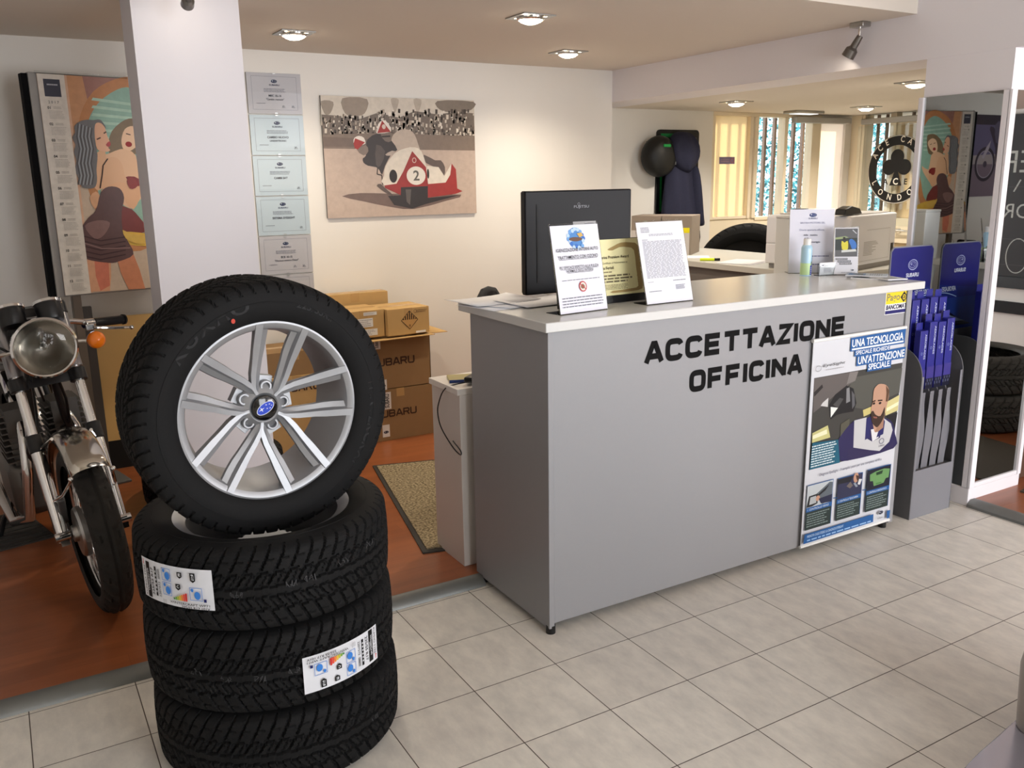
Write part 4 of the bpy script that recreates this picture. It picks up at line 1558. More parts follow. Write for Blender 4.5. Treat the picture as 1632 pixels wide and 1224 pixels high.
# price sheet holder at the right end
def draw_hours(p_, w, h):
    p_.rect(0, 0, w, h, I(228, 228, 240))
    p_.stars(w * .52, h * .91, .036, blue=(44, 60, 120))
    p_.textc('SUBARU', w * .52, h * .845, .008, I(80, 86, 130), .01)
    p_.textc('BRITISH MOTORS SRL', w * .52, h * .775, .0085, I(130, 132, 165), 0, maxw=w * .62)
    p_.textc('Orario apertura officina', w * .50, h * .665, .0085, I(120, 122, 160), 0, maxw=w * .6)
    K_ = I(70, 72, 96)
    p_.textc('dalle   mattina', w * .32, h * .585, .008, K_, .01, align='L')
    p_.textc('8.30', w * .34, h * .53, .008, K_, .01, align='L')
    p_.textc('pomeriggio', w * .45, h * .475, .008, K_, .01, align='L')
    p_.textc('dalle', w * .32, h * .42, .008, K_, .01, align='L')
    p_.textc('14.00', w * .32, h * .36, .008, K_, .01, align='L')
    p_.greek(w * .3, h * .25, w * .9, h * .275, 1, I(110, 112, 150), 0, .6)
    p_.greek(w * .3, h * .12, w * .9, h * .145, 1, I(110, 112, 150), 0, .6)


leaning_sheet('sign_holder', 'tall white opening-hours sheet in an acrylic holder behind the spray can', 'sign', (1.752, 0.700), (1.915, 0.586), (1.850, 0.670), 0.295, draw_hours)

# spray can
t = thing('spray_can', 'pale blue and green aerosol can with white cap on the counter', 'spray can', (1.742, 0.590, Z))
g = G()
g.lathe([(0.0005, 0), (0.0235, 0.0), (0.0245, 0.003), (0.0245, 0.120), (0.023, 0.130), (0.018, 0.138)], seg=36)
g.build('can', [pm('pale_blue_tin', (176, 212, 232), 0.3, 0.0, coat=0.3)], t)
g = G(); g.lathe([(0.0246, 0.006), (0.0248, 0.058)], seg=36, a0=0, a1=2 * PI); g.build('green_band', pm('pale_green_band', (186, 216, 160), 0.35), t)
p = Print(0.04, 0.09, lambda x, y, d: ((0.0250 + d) * math.cos(-1.85 + x / .025), (0.0250 + d) * math.sin(-1.85 + x / .025), 0.006 + y))
p.rect(0.006, 0.0, 0.036, 0.042, I(36, 48, 150), 8)
p.rect(0.010, 0.042, 0.036, 0.06, I(110, 130, 120), 8)
p.ell(0.022, 0.082, .006, .006, I(30, 70, 110))
p.greek(0.008, .004, 0.034, .036, 4, I(190, 200, 235), .3, .35)
p.greek(0.012, .062, 0.034, .076, 2, I(70, 110, 150), .2, .4)
p.build('print', t)
g = G(); g.lathe([(0.0005, 0.166), (0.0145, 0.166), (0.0165, 0.163), (0.0168, 0.137), (0.012, 0.137)], seg=30)
g.build('cap', M_white, t)

# business cards
t = thing('card_holder', 'small clear holder with white business cards, right of the spray can', 'card holder', (1.826, 0.540, Z), R(-12))
g = G()
g.box(-0.048, 0.048, -0.0035, -0.0015, 0.0, 0.050)
g.box(-0.048, 0.048, 0.006, 0.008, 0.0, 0.055)
g.box(-0.048, 0.048, -0.0035, 0.03, 0.0, 0.003)
g.build('holder', M_acryl, t)
g = G()
for i in range(4):
    g.box(-0.043, 0.043, -0.001 + i * .0016, 0.0 + i * .0016, 0.0035, 0.058)
g.build('card', M_paper, t, 0)
p = Print(0.086, 0.05, plane_fn((-0.043, -0.0011, 0.006), (1, 0, 0), (0, 0, 1), .0002))
p.stars(.016, .040, .012, blue=(50, 56, 90))
p.textc('Subaru', .025, .037, .005, I(90, 92, 110), align='L')
p.greek(.022, .008, .062, .028, 4, I(160, 162, 175), .3, .35)
p.build('print', t)

# leaflet stand
def draw_leaf(p_, w, h):
    p_.rect(0, 0, w, h, I(214, 214, 220))
    p_.rect(0.003, h * .38, w - .003, h - .004, I(96, 96, 98))
    p_.rect(0.003, h * .52, w - .003, h * .78, I(58, 64, 62))
    p_.poly([(0.003, h * .79), (w * .45, h * .82), (w * .6, h * .79), (w * .3, h * .76), (.003, h * .75)], I(150, 164, 120))
    p_.poly([(w * .3, h * .72), (w * .42, h * .68), (w * .55, h * .72), (w * .58, h * .58), (w * .52, h * .52), (w * .32, h * .54)], I(214, 206, 70), 2)
    p_.poly([(w * .6, h * .72), (w * .72, h * .76), (w * .9, h * .68), (w * .92, h * .56), (w * .75, h * .54), (w * .68, h * .62)], I(64, 116, 190), 2)
    p_.poly([(w * .35, h * .80), (w * .45, h * .80), (w * .46, h * .73), (w * .36, h * .73)], I(52, 50, 48))
    p_.poly([(w * .3, h * .52), (w * .9, h * .54), (w * .92, h * .49), (w * .3, h * .47)], I(206, 208, 204))
    p_.line([(w * .75, h * .95), (w * .92, h * .87)], .004, I(190, 192, 196))
    for i, (x0, x1) in enumerate(((.06, .56), (.14, .7), (.22, .74))):
        p_.rect(w * x0, h * (.31 - .05 * i), w * x1, h * (.35 - .05 * i), I(60, 60, 66))
        p_.greek(w * (x0 + .02), h * (.318 - .05 * i), w * (x1 - .02), h * (.342 - .05 * i), 1, I(210, 210, 214), 0, .6)
    p_.stars(w * .78, h * .09, .014, blue=(40, 42, 60))
    p_.greek(w * .3, h * .035, w * .9, h * .05, 1, I(70, 70, 80), 0, .5)


leaning_sheet('leaflet_holder', 'small leaflet stand with dark leaflet of yellow and blue figures', 'leaflet holder', (1.858, 0.530), (1.946, 0.472), (1.898, 0.541), 0.215, draw_leaf)

# brochures lying flat at the right end
rngb = random.Random(5)
for i, (dx, dy, rz, lab) in enumerate(((0.0, 0.0, 0.35, 'closed grey brochure at the bottom, lying at the right counter end'), (0.035, -0.04, -0.25, 'printed brochure lying crosswise on the counter end, lower right one'), (0.02, 0.045, 0.6, 'blue and white brochure lying topmost on the counter end'))):
    t = thing('brochure', lab, 'brochure', (1.885 + dx * .4, 0.335 + dy, Z + 0.0045 * i), rz, 'brochures on the counter end')
    G().box(-0.05, 0.05, -0.085, 0.085, 0.0, 0.004).build('pages', M_paper, t)
    p = Print(0.10, 0.17, plane_fn((-0.05, -0.085, 0.004), (1, 0, 0), (0, 1, 0), .0002))
    p.rect(0, 0, .1, .17, I(*((188, 192, 198), (206, 210, 214), (168, 184, 200))[i]))
    p.rect(.01, .09, .09, .16, I(*((110, 120, 128), (150, 150, 152), (80, 116, 160))[i]))
    p.poly([(.02, .1), (.05, .15), (.085, .12), (.08, .1)], I(70, 84, 90))
    p.greek(.01, .02, .09, .075, 6, I(120, 124, 134), .3, .4)
    p.build('cover_print', t)


# ================================================================ BACK WALL AND OFFICE
# ---- six framed training certificates in a column
texts = [('MEC 10-14', '"Cambio manuale"'), ('CAMBIO NUOVO', 'LINEARTRONIC'), ('CAMBI SAT', ''), ('SISTEMA EYESIGHT', ''), ('ECE 10-15', '"Diagnosi motore Diesel"'), ('', '')]
clabs = ['topmost framed certificate, lilac grey, right of the white column', 'pale blue framed certificate, second from the top of the column of six',
         'pale blue green framed certificate, third from the top of the column of six', 'pale blue framed certificate, fourth from the top, just above the lilac grey pair',
         'lilac grey framed certificate, fifth from the top, just above the half-hidden one', 'lowest framed certificate, half hidden behind the upright wheel']
for i in range(6):
    top = 2.147 - 0.2254 * i
    t = thing('framed_certificate', clabs[i], 'certificate', (0.063, 2.98, top - 0.2185), 0, 'framed training certificates')
    w, h = 0.306, 0.2185
    G().box(-w / 2, w / 2, -0.012, 0.0, 0, h).build('backing', M_grey, t)
    p = Print(w, h, plane_fn((-w / 2, -0.0122, 0), (1, 0, 0), (0, 0, 1), 0.0001))
    bg_ = I(204, 196, 202, .3) if i in (0, 4, 5) else I(204, 212, 222, .3)
    p.rect(0, 0, w, h, bg_)
    ln = I(120, 122, 140)
    x0, y0, x1, y1 = .026, .022, w - .026, h - .018
    p.line([(x0, y0), (x1, y0), (x1, y1), (x0, y1), (x0, y0)], .0014, ln)
    p.stars(w / 2, h * .80, .038, blue=(30, 34, 78))
    p.textc('SUBARU', w / 2, h * .69, .009, I(50, 52, 84), .02, sx=1.3)
    p.greek(w * .30, h * .53, w * .70, h * .63, 3, I(120, 118, 130), .15, .4)
    a_, b_ = texts[i]
    p.textc(a_, w / 2, h * .42, .0115, I(74, 72, 84), .03)
    if b_:
        p.textc(b_, w / 2, h * .335, .010, I(74, 72, 84), .02, .15 if '"' in b_ else 0)
    p.greek(w * .15, h * .24, w * .32, h * .26, 1, I(110, 108, 120), .1, .6)
    for xx in ((.62, .80) if i in (0, 4) else (.80,)):
        p.line([(w * (xx + .012 * math.sin(k * 2.1) + .004 * k), h * (.18 + .035 * math.cos(k * 1.7))) for k in range(14)], .0008, I(90, 90, 110))
    p.build('printed_sheet', t)
    g = G()
    g.box(-w / 2, w / 2, -0.0165, -0.0145, 0, h)
    g.build('glass_front', M_glass, t)
    for z_ in (h - .006, .0):
        G().box(-.008, .008, -0.018, -0.0165, z_, z_ + .006).build('clip', M_steel, t)

# ---- sepia racing picture
t = thing('framed_picture', 'large sepia racing picture with a red and white sidecar outfit', 'picture', (0.828, 2.98, 1.337))
w, h = 1.004, 0.70
G().box(-w / 2, w / 2, -0.018, 0.0, 0, h).build('backing', M_darkgrey, t, bev=0.001)
p = Print(w, h, plane_fn((-w / 2, -0.0182, 0), (1, 0, 0), (0, 0, 1), 0.0001), step=0.00008)
p.warp([(65, 57), (1420, 107), (1445, 1108), (135, 1165)])
p.rect(0, 0, w, h, I(186, 166, 152, .4))
p.poly([(65, 57), (1420, 107), (1424, 330), (75, 330)], I(206, 196, 182, .4))
for a, b, c_, d, col in ((260, 85, 480, 220, (150, 136, 122)), (690, 90, 760, 190, (176, 164, 150)), (890, 95, 960, 200, (178, 166, 152)), (1100, 110, 1415, 190, (128, 116, 104)), (70, 110, 180, 210, (150, 138, 124))):
    p.poly([(a, b), (c_, b + 8), (c_ - 20, d), ((a + c_) / 2, d + 25), (a + 25, d)], I(*col, .4), 3)
p.poly([(75, 230), (200, 240), (300, 250), (420, 270), (560, 220), (640, 230), (760, 260), (900, 200), (1100, 230), (1250, 210), (1420, 220), (1426, 470), (90, 450)], I(112, 100, 90, .4))
rr = random.Random(11)
for i in range(420):
    x = rr.uniform(75, 1420); y = rr.uniform(195, 425)
    if x < 560 and y < 240: continue
    v = rr.choice(((70, 60, 54), (206, 194, 178), (166, 152, 138), (90, 80, 72), (222, 212, 198)))
    s_ = rr.uniform(8, 22)
    p.poly([(x - s_ * .5, y - s_), (x + s_ * .5, y - s_ * .9), (x + s_ * .45, y + s_), (x - s_ * .5, y + s_)], I(*v, .4))
    p.l -= 1
p.l += 1
p.poly([(85, 415), (400, 400), (760, 400), (1425, 425), (1428, 552), (95, 536)], I(126, 110, 98, .4))
p.poly([(90, 430), (500, 450), (520, 520), (95, 520)], I(112, 96, 86, .4))
p.poly([(260, 965), (430, 935), (700, 940), (1310, 945), (1180, 1000), (900, 1075), (700, 1060), (450, 1010)], I(112, 92, 84, .4), 2)
p.poly([(720, 545), (698, 440), (760, 374), (840, 366), (900, 410), (946, 540), (992, 640), (860, 565)], I(186, 170, 156, .4), 3)
p.poly([(470, 600), (444, 622), (448, 660), (490, 690), (560, 702), (590, 730), (615, 770), (640, 690), (700, 580), (748, 548), (700, 470), (645, 420), (560, 404), (500, 440), (475, 480)], I(58, 50, 48, .4), 2)
p.poly([(560, 500), (640, 560), (600, 690), (560, 680)], I(84, 74, 70, .4), 2)
p.line([(575, 705), (570, 765), (612, 775), (618, 860)], .006, I(60, 52, 50))
p.poly([(390, 545), (470, 505), (492, 560), (450, 598)], I(130, 114, 104, .4), 2)
p.poly([(360, 480), (368, 440), (410, 422), (452, 440), (466, 492), (410, 515), (380, 545)], I(226, 216, 206, .4), 2)
p.poly([(360, 492), (374, 444), (462, 480), (398, 545), (372, 535)], I(160, 48, 42, .4))
p.poly([(600, 405), (682, 394), (692, 470), (640, 470)], I(118, 104, 94, .4), 2)
p.line([(610, 430), (685, 425)], .009, I(52, 46, 44))
p.poly([(566, 380), (575, 320), (620, 280), (668, 312), (690, 385), (572, 400)], I(226, 216, 206, .4), 2)
p.poly([(570, 398), (612, 285), (690, 386)], I(160, 48, 42, .4))
p.ell(*p.q((628, 340)), .012, .014, I(214, 196, 184))
p.poly([(640, 590), (700, 555), (735, 570), (680, 600)], I(176, 160, 148, .4), 2)
p.poly([(980, 590), (1080, 640), (1130, 640), (1166, 700), (1160, 776), (1120, 720), (1000, 662)], I(96, 82, 76, .4), 2)
p.poly([(634, 868), (630, 780), (645, 690), (720, 580), (820, 532), (900, 524), (960, 560), (1000, 680), (1016, 760), (1012, 860)], I(218, 208, 194, .4), 2)
p.poly([(1008, 690), (1110, 700), (1160, 780), (1222, 668), (1216, 760), (1172, 842), (1020, 852)], I(220, 210, 196, .4))
p.poly([(1016, 852), (1172, 838), (1212, 770), (1224, 668), (1262, 720), (1274, 890), (1320, 914), (1260, 938), (1012, 974)], I(154, 48, 44, .4))
p.poly([(878, 558), (1000, 702), (1018, 850), (1018, 882), (780, 888), (778, 952), (640, 888), (636, 866), (740, 850), (800, 740)], I(150, 44, 40, .4))
p.ell(*p.q((712, 783)), .026, .039, I(48, 42, 40))
p.ell(*p.q((1018, 760)), .008, .03, I(60, 52, 48))
p.ell(*p.q((913, 778)), .064, .056, I(226, 218, 208))
a, b = p.q((890, 822)), p.q((940, 730)); f = p.q; p.q = None
p.text('2', a[0], a[1], b[0], b[1], I(96, 92, 86), .02); p.q = f
p.ring(*p.q((896, 640)), .014, .016, .004, I(214, 190, 180))
p.poly([(780, 882), (1016, 870), (1016, 976), (1290, 950), (1000, 1030), (880, 1072), (720, 1040), (668, 960), (780, 952)], I(48, 40, 38, .4))
p.poly([(568, 870), (600, 852), (640, 890), (720, 960), (660, 940)], I(92, 78, 72, .4), 2)
p.poly([(820, 900), (870, 900), (860, 1040), (830, 1010)], I(92, 84, 80, .4))
p.build('printed_sheet', t)

# ---- pin-up calendar on a display stand
ux = Vector((0.9781, 0.2079, 0))
cal = thing('calendar_display', 'tall pin-up calendar on a grey stand behind the motorcycle, left of the white column', 'calendar', (-1.142, 2.60, 0.03), math.atan2(ux.y, ux.x))
w, h, zb = 0.7145, 1.025, 1.0
G().box(-0.035, w + 0.012, 0.006, 0.050, zb - 0.008, zb + h + 0.006).build('panel', pm('light_grey_panel', (150, 146, 142), .5), cal, bev=.003)
g = G(); g.box(-0.062, -0.035, 0.012, 0.060, zb - 0.004, zb + h); g.build('edge_strip', pm('black_edge', (10, 10, 12), .7, spec=.1), cal, bev=.002)
g = G(); g.box(-0.008, w, -0.004, 0.006, zb + h, zb + h + 0.012); g.build('top_rail', M_acryl, cal)
g = G(); g.box(0.045, 0.085, 0.05, 0.085, 0.0, zb + 0.6); g.build('pole', pm('bronze_grey_pole', (112, 102, 92), .4, .4), cal, bev=.002)
g = G(); g.box(-0.08, 0.20, -0.02, 0.20, 0.0, 0.012); g.build('base_plate', M_darkgrey, cal, bev=.002)
p = Print(w, h, plane_fn((0, 0.0, zb), (1, 0, 0), (0, 0, 1), 0.0))
D = [[57.5, 116.9], [300.0, 131.9], [330.0, 450.1], [104.0, 470.8]]
MQ = [[1551.9, 177.8], [1444.4, 176.6], [1427.8, 374.7], [1532.6, 370.3]]
p.rect(0, 0, w, h, I(214, 176, 150, .35))
p.warp(D)
f_d = p.q
f_m = homography(MQ, [(0, h), (w, h), (w, 0), (0, 0)])


def up(pts):   # enlarged view 30,100 x 6.118
    return [(30 + x / 6.118, 100 + y / 6.118) for x, y in pts]


def lo(pts):   # enlarged view 0,300 x 4
    return [(x / 4, 300 + y / 4) for x, y in pts]


def mi_(pts):  # from the mirrored view 1460,150 x 4.895
    return [(1460 + x / 4.895, 150 + y / 4.895) for x, y in pts]


# backdrop colours
p.q = None
p.rect(0.13, h * .62, w, h, I(160, 116, 106, .35))
p.poly([(0.13, h * .35), (0.13, h), (0.20, h), (0.24, h * .62), (0.20, h * .3)], I(196, 146, 108, .35))
p.poly([(0.13, h * .0), (0.13, h * .5), (0.3, h * .6), (w, h * .5), (w, 0)], I(196, 178, 160, .35))
p.q = f_m
fr_o = mi_([(20, 760), (10, 600), (30, 300), (60, 190), (130, 125), (200, 140), (270, 200), (310, 300), (320, 420), (300, 560), (200, 880), (60, 900)])
p.poly(fr_o, I(190, 132, 86, .35), 3)
fr_i = mi_([(45, 700), (30, 560), (50, 330), (85, 220), (140, 172), (190, 185), (250, 245), (285, 330), (290, 440), (270, 560), (190, 820), (80, 830)])
p.poly(fr_i, I(142, 182, 168, .35), 3)
for i in range(7):
    p.poly(mi_([(60, 250 + 30 * i), (270, 225 + 34 * i), (275, 237 + 34 * i), (60, 262 + 30 * i)]), I(172, 206, 190, .35))
    p.l -= 1
p.l += 1
# reflected woman (right hand one)
p.poly(mi_([(90, 330), (120, 312), (160, 318), (205, 370), (218, 440), (205, 480), (170, 470), (150, 470), (110, 470), (92, 430)]), I(122, 104, 78, .35), 3)
p.poly(mi_([(98, 370), (130, 345), (160, 360), (172, 410), (165, 450), (148, 462), (120, 440), (100, 405)]), I(232, 196, 164, .35), 3)
p.ell(*p.q(mi_([(146, 428)])[0]), .016, .013, I(150, 40, 44))
p.line(mi_([(112, 395), (126, 388)]), .005, I(80, 60, 50)); p.line(mi_([(140, 385), (156, 380)]), .005, I(80, 60, 50))
p.poly(mi_([(150, 455), (175, 450), (215, 470), (250, 490), (265, 560), (235, 600), (180, 680), (140, 720), (110, 690), (60, 610), (50, 560), (100, 590), (120, 480)]), I(226, 186, 152, .35), 2)
p.poly(mi_([(100, 605), (125, 575), (165, 580), (150, 620), (135, 650)]), I(132, 40, 40, .35), 2)
p.poly(mi_([(120, 740), (150, 715), (200, 700), (210, 800), (190, 840), (80, 830)]), I(118, 50, 46, .35), 2)
p.poly(mi_([(10, 870), (70, 840), (195, 820), (190, 860), (120, 890), (20, 900)]), I(214, 178, 74, .35), 2)
# front woman
p.q = f_d
p.poly(lo([(535, 430), (705, 440), (708, 560), (700, 655), (565, 660), (545, 560)]), I(212, 160, 128, .35))
p.poly(lo([(740, 430), (850, 420), (890, 520), (925, 640), (820, 645), (770, 540)]), I(198, 132, 100, .35))
p.poly(lo([(600, 450), (690, 450), (700, 620), (640, 655), (610, 560)]), I(204, 122, 100, .35))
p.poly(up([(760, 880), (840, 860), (850, 930), (900, 920), (960, 930), (1010, 1000), (1030, 1100), (1085, 1224), (830, 1224), (740, 1224)]), I(222, 178, 142, .35), 2)
p.poly(lo([(640, 20), (700, -20), (760, -40), (890, -10), (890, 60), (850, 135), (800, 90), (760, 20)]), I(224, 176, 138, .35), 2)
p.poly(lo([(570, 60), (610, 20), (640, 60), (620, 110), (600, 130)]), I(214, 166, 130, .35), 2)
p.poly(lo([(640, 30), (690, -10), (760, 0), (790, 60), (775, 150), (780, 260), (810, 330), (850, 420), (760, 465), (690, 475), (540, 448), (520, 380), (505, 330), (515, 260), (560, 190), (610, 140)]), I(92, 66, 66, .35), 3)
p.poly(lo([(540, 240), (620, 205), (700, 220), (660, 300), (600, 320)]), I(128, 98, 96, .35), 3)
for i in range(5):
    p.line(lo([(515, 300 + 32 * i), (640, 335 + 30 * i), (800, 310 + 28 * i)]), .006, I(66, 46, 48))
p.line(lo([(520, 345), (650, 385), (830, 380)]), .005, I(136, 108, 106))
p.poly(up([(735, 600), (760, 570), (810, 590), (840, 640), (862, 720), (888, 780), (870, 830), (890, 850), (860, 868), (800, 860), (760, 840), (740, 740)]), I(228, 180, 150, .35), 2)
p.poly(up([(846, 800), (880, 765), (894, 800), (872, 822)]), I(170, 62, 66, .35), 2)
p.line(up([(757, 748), (795, 730)]), .006, I(90, 66, 60)); p.line(up([(825, 690), (850, 672)]), .006, I(90, 66, 60))
hair = up([(540, 620), (590, 575), (660, 555), (720, 560), (790, 556), (835, 610), (845, 640), (800, 590), (750, 590), (735, 650), (742, 780), (765, 900), (755, 1040), (760, 1150), (730, 1220), (620, 1215), (580, 1130), (545, 1040), (560, 960), (535, 870), (550, 800), (520, 730), (545, 680)])
p.poly(hair, I(112, 112, 116, .35), 3)
for i in range(9):
    x = 575 + 17 * i
    p.line(up([(x, 590 + 6 * i), (x - 12, 720), (x + 14, 840), (x - 8, 980), (x + 16, 1100), (x, 1190)]), .005, I(*((150, 158, 166) if i % 2 else (84, 84, 88))))
    p.l -= 1
p.l += 1
p.line(up([(865, 935), (820, 1000), (810, 1100), (790, 1224)]), .005, I(40, 30, 32))
p.poly(up([(1050, 1150), (1100, 1115), (1160, 1180), (1130, 1224), (1080, 1224)]), I(140, 48, 44, .35), 2)
p.poly(lo([(780, 265), (830, 290), (920, 300), (925, 350), (860, 350), (800, 320)]), I(212, 176, 84, .35), 2)
# date column
p.q = None
p.rect(0, 0, 0.118, h, I(214, 208, 200, .35))
p.rect(.024, h - .10, .096, h - .022, I(62, 64, 78))
p.greek(.038, h - .052, .084, h - .042, 1, I(180, 182, 192), 0, .6)
p.textc('2 0 1 7', .058, h - .13, .012, I(70, 70, 74), .01)
for i in range(12):
    y = h - .155 - .0735 * i
    p.textc('%02d' % (i + 1), .028, y, .012, I(50, 48, 48), .03, align='L')
    p.greek(.054, y, .09, y + .012, 2, I(160, 154, 148), .1, .4)
    p.greek(.032, y - .045, .1, y - .006, 6, I(182, 176, 170), .2, .4)
p.build('calendar_print', cal)

# ---- pale wood cabinet door leaning behind the motorcycle
t = thing('leaning_board', 'pale yellow wood board standing behind the motorcycle, left of the white column', 'board', (-0.76, 2.90, 0.03))
G().box(-0.25, 0.34, 0.0, 0.028, 0.0, 0.835).build('board', M_wood, t, bev=.002)
G().box(-0.315, -0.25, -0.01, 0.034, 0.0, 0.90).build('frame_post', pm('grey_metal_post', (96, 92, 88), .45, .3), t, bev=.002)
G().box(-0.25, 0.34, -0.004, 0.0, 0.0, 0.16).build('kick_strip', M_blackmat, t)
t = thing('tyre', 'black tyre lying on the wooden floor behind the motorcycle', 'tyre', (-0.60, 2.20, 0.144))
put('tread_body', ME_tyre_road, t)


# ---- cardboard boxes
def carton(name, label, cat, loc, rz, w, d, h, mat, group=None, brand=None, flaps=False, sticker=(), tape=True, bx=None):
    t_ = thing(name, label, cat, loc, rz, group)
    if flaps:
        g_ = G()
        th = .004
        g_.box(-w / 2, w / 2, 0, th, 0, h).box(-w / 2, w / 2, d - th, d, 0, h).box(-w / 2, -w / 2 + th, 0, d, 0, h).box(w / 2 - th, w / 2, 0, d, 0, h).box(-w / 2, w / 2, 0, d, 0, th)
        g_.build('body', mat, t_)
    else:
        G().box(-w / 2, w / 2, 0, d, 0, h).build('body', mat, t_, bev=.002)
        if tape:
            g_ = G(); g_.box(-w / 2, w / 2, d / 2 - .025, d / 2 + .025, h, h + .0008); g_.box(-.025, .025, -.0008, 0, h - .05, h)
            g_.build('tape', pm('packing_tape', (186, 150, 100), .25), t_)
    p_ = Print(w, h, plane_fn((-w / 2, -.0006, 0), (1, 0, 0), (0, 0, 1)))
    if brand:
        blocky(p_, 'SUBARU', w * brand[0], h * brand[1], w * brand[2], h * brand[3], I(66, 46, 36))
    for (x0, y0, x1, y1, kind) in sticker:
        p_.rect(w * x0, h * y0, w * x1, h * y1, I(222, 220, 218))
        if kind == 'star':
            p_.stars(w * (x0 + x1) / 2, h * (y0 * .6 + y1 * .4), w * (x1 - x0) * .75, blue=(40, 40, 56))
        elif kind == 'side':
            p_.text('SUBARU', w * x0 + .006, h * y0 + .008, w * x1 - .012, h * y1 - .01, I(50, 46, 50), .03, rot=1)
        else:
            p_.greek(w * x0 + .004, h * y0 + .004, w * x1 - .004, h * y1 - .004, 4, I(150, 148, 150), .3, .4)
    if bx:
        bx(p_, w, h)
    if p_.g.v:
        p_.build('print', t_)
    return t_


BXY = 2.57
carton('cardboard_box', 'large brown carton on the floor by the back wall, lower of the right-hand pair', 'box', (0.575, BXY, 0.03), 0, 0.42, 0.36, 0.315, M_card, 'brown parts cartons',
       (0.09, .46, .74, .60), False, ((.20, .08, .31, .32, 'star'), (.24, .62, .35, .95, 'side')))
tb = carton('cardboard_box', 'large brown carton with its flaps open, upper of the right-hand pair', 'box', (0.570, BXY, 0.345), 0, 0.42, 0.36, 0.31, M_card, 'brown parts cartons',
            (.08, .46, .75, .61), True, ((.20, .0, .31, .2, 'star'), (.15, .80, .24, 1.0, 'side')))
g = G(); g.prism([(0.21, 0.0, 0.306), (0.345, 0.03, 0.300), (0.345, 0.33, 0.300), (0.21, 0.36, 0.306)], (0, 0, 0.004)); g.build('flap', M_card2, tb)
g = G(); g.prism([(-0.21, 0.0, 0.306), (-0.33, 0.03, 0.296), (-0.33, 0.33, 0.296), (-0.21, 0.36, 0.306)], (0, 0, 0.004)); g.build('flap', M_card2, tb)
g = G(); g.prism([(-0.21, 0.0, 0.306), (-0.20, -0.10, 0.312), (0.20, -0.10, 0.316), (0.21, 0.0, 0.306)], (0, 0, 0.004)); g.build('flap', M_card2, tb)
g = G(); g.box(-0.21, 0.21, 0.352, 0.357, 0.30, 0.39); g.build('flap', M_card2, tb)


def hazard(p_, w, h):
    cx_, cy_ = w * .52, h * .54
    s_ = h * .36
    p_.poly([(cx_, cy_ + s_), (cx_ + s_, cy_), (cx_, cy_ - s_), (cx_ - s_, cy_)], I(40, 36, 32))
    p_.poly([(cx_, cy_ + s_ * .92), (cx_ + s_ * .92, cy_), (cx_, cy_ - s_ * .92), (cx_ - s_ * .92, cy_)], I(188, 146, 92))
    for i in range(-3, 4):
        x = cx_ + i * s_ * .24
        top_ = cy_ + s_ * (.9 - abs(i) * .24)
        p_.rect(x - s_ * .06, cy_ + s_ * .05, x + s_ * .06, max(top_, cy_ + s_ * .08), I(40, 36, 32))
    p_.textc('9', cx_, cy_ - s_ * .75, s_ * .3, I(40, 36, 32))
    p_.rect(w * .66, h * .02, w * .9, h * .10, I(226, 224, 220))
    p_.greek(w * .68, h * .80, w * .96, h * .92, 2, I(110, 84, 60), .2, .4)
    p_.ring(w * .66, h * .86, .010, .010, .002, I(100, 76, 56))


carton('cardboard_box', 'small tan carton with a striped diamond hazard mark on the open carton', 'box', (0.625, 2.515, 0.672), R(3), 0.27, 0.26, 0.155, M_card2, 'small tan cartons', None, False, (), True, hazard)
carton('cardboard_box', 'small tan carton with white labels, left of the diamond-marked one', 'box', (0.355, 2.535, 0.672), R(2), 0.255, 0.27, 0.158, M_card2, 'small tan cartons', None, False,
       ((.36, .40, .72, .72, 'lines'), (.28, .08, .82, .32, 'lines'), (.50, .82, .82, .94, 'lines')))
carton('cardboard_box', 'brown carton lying behind the two small tan cartons', 'box', (0.42, 2.83, 0.70), 0, 0.42, 0.11, 0.195, M_card2, 'small tan cartons')
carton('cardboard_box', 'tan carton seen through the wheel spokes, lower of the left-hand stack', 'box', (-0.03, 2.62, 0.03), 0, 0.36, 0.33, 0.455, M_card2, 'brown parts cartons', (.16, .80, .86, .90))
carton('cardboard_box', 'tan carton seen through the wheel spokes, upper of the left-hand stack', 'box', (-0.03, 2.63, 0.485), 0, 0.34, 0.31, 0.14, M_card, 'brown parts cartons')

# ---- speckled carpet mat
pts = [(-0.031, 0.961), (0.62, 0.79), (0.92, 1.97), (0.22, 2.16)]
t = thing('floor_mat', 'beige speckled doormat with dark border on the wooden floor left of the counter', 'mat', (0.4, 1.5, 0.03))
lp = [(x - 0.4, y - 1.5) for x, y in pts]
cxm, cym = sum(x for x, _ in lp) / 4, sum(y for _, y in lp) / 4
g = G(); g.prism([(x, y, 0) for x, y in lp], (0, 0, 0.006)); g.build('border', pm('dark_rubber_border', (52, 48, 44), .8), t)
g = G(); g.prism([(cxm + (x - cxm) * .94, cym + (y - cym) * .955, 0.001) for x, y in lp], (0, 0, 0.010)); g.build('pile', M_mat, t)

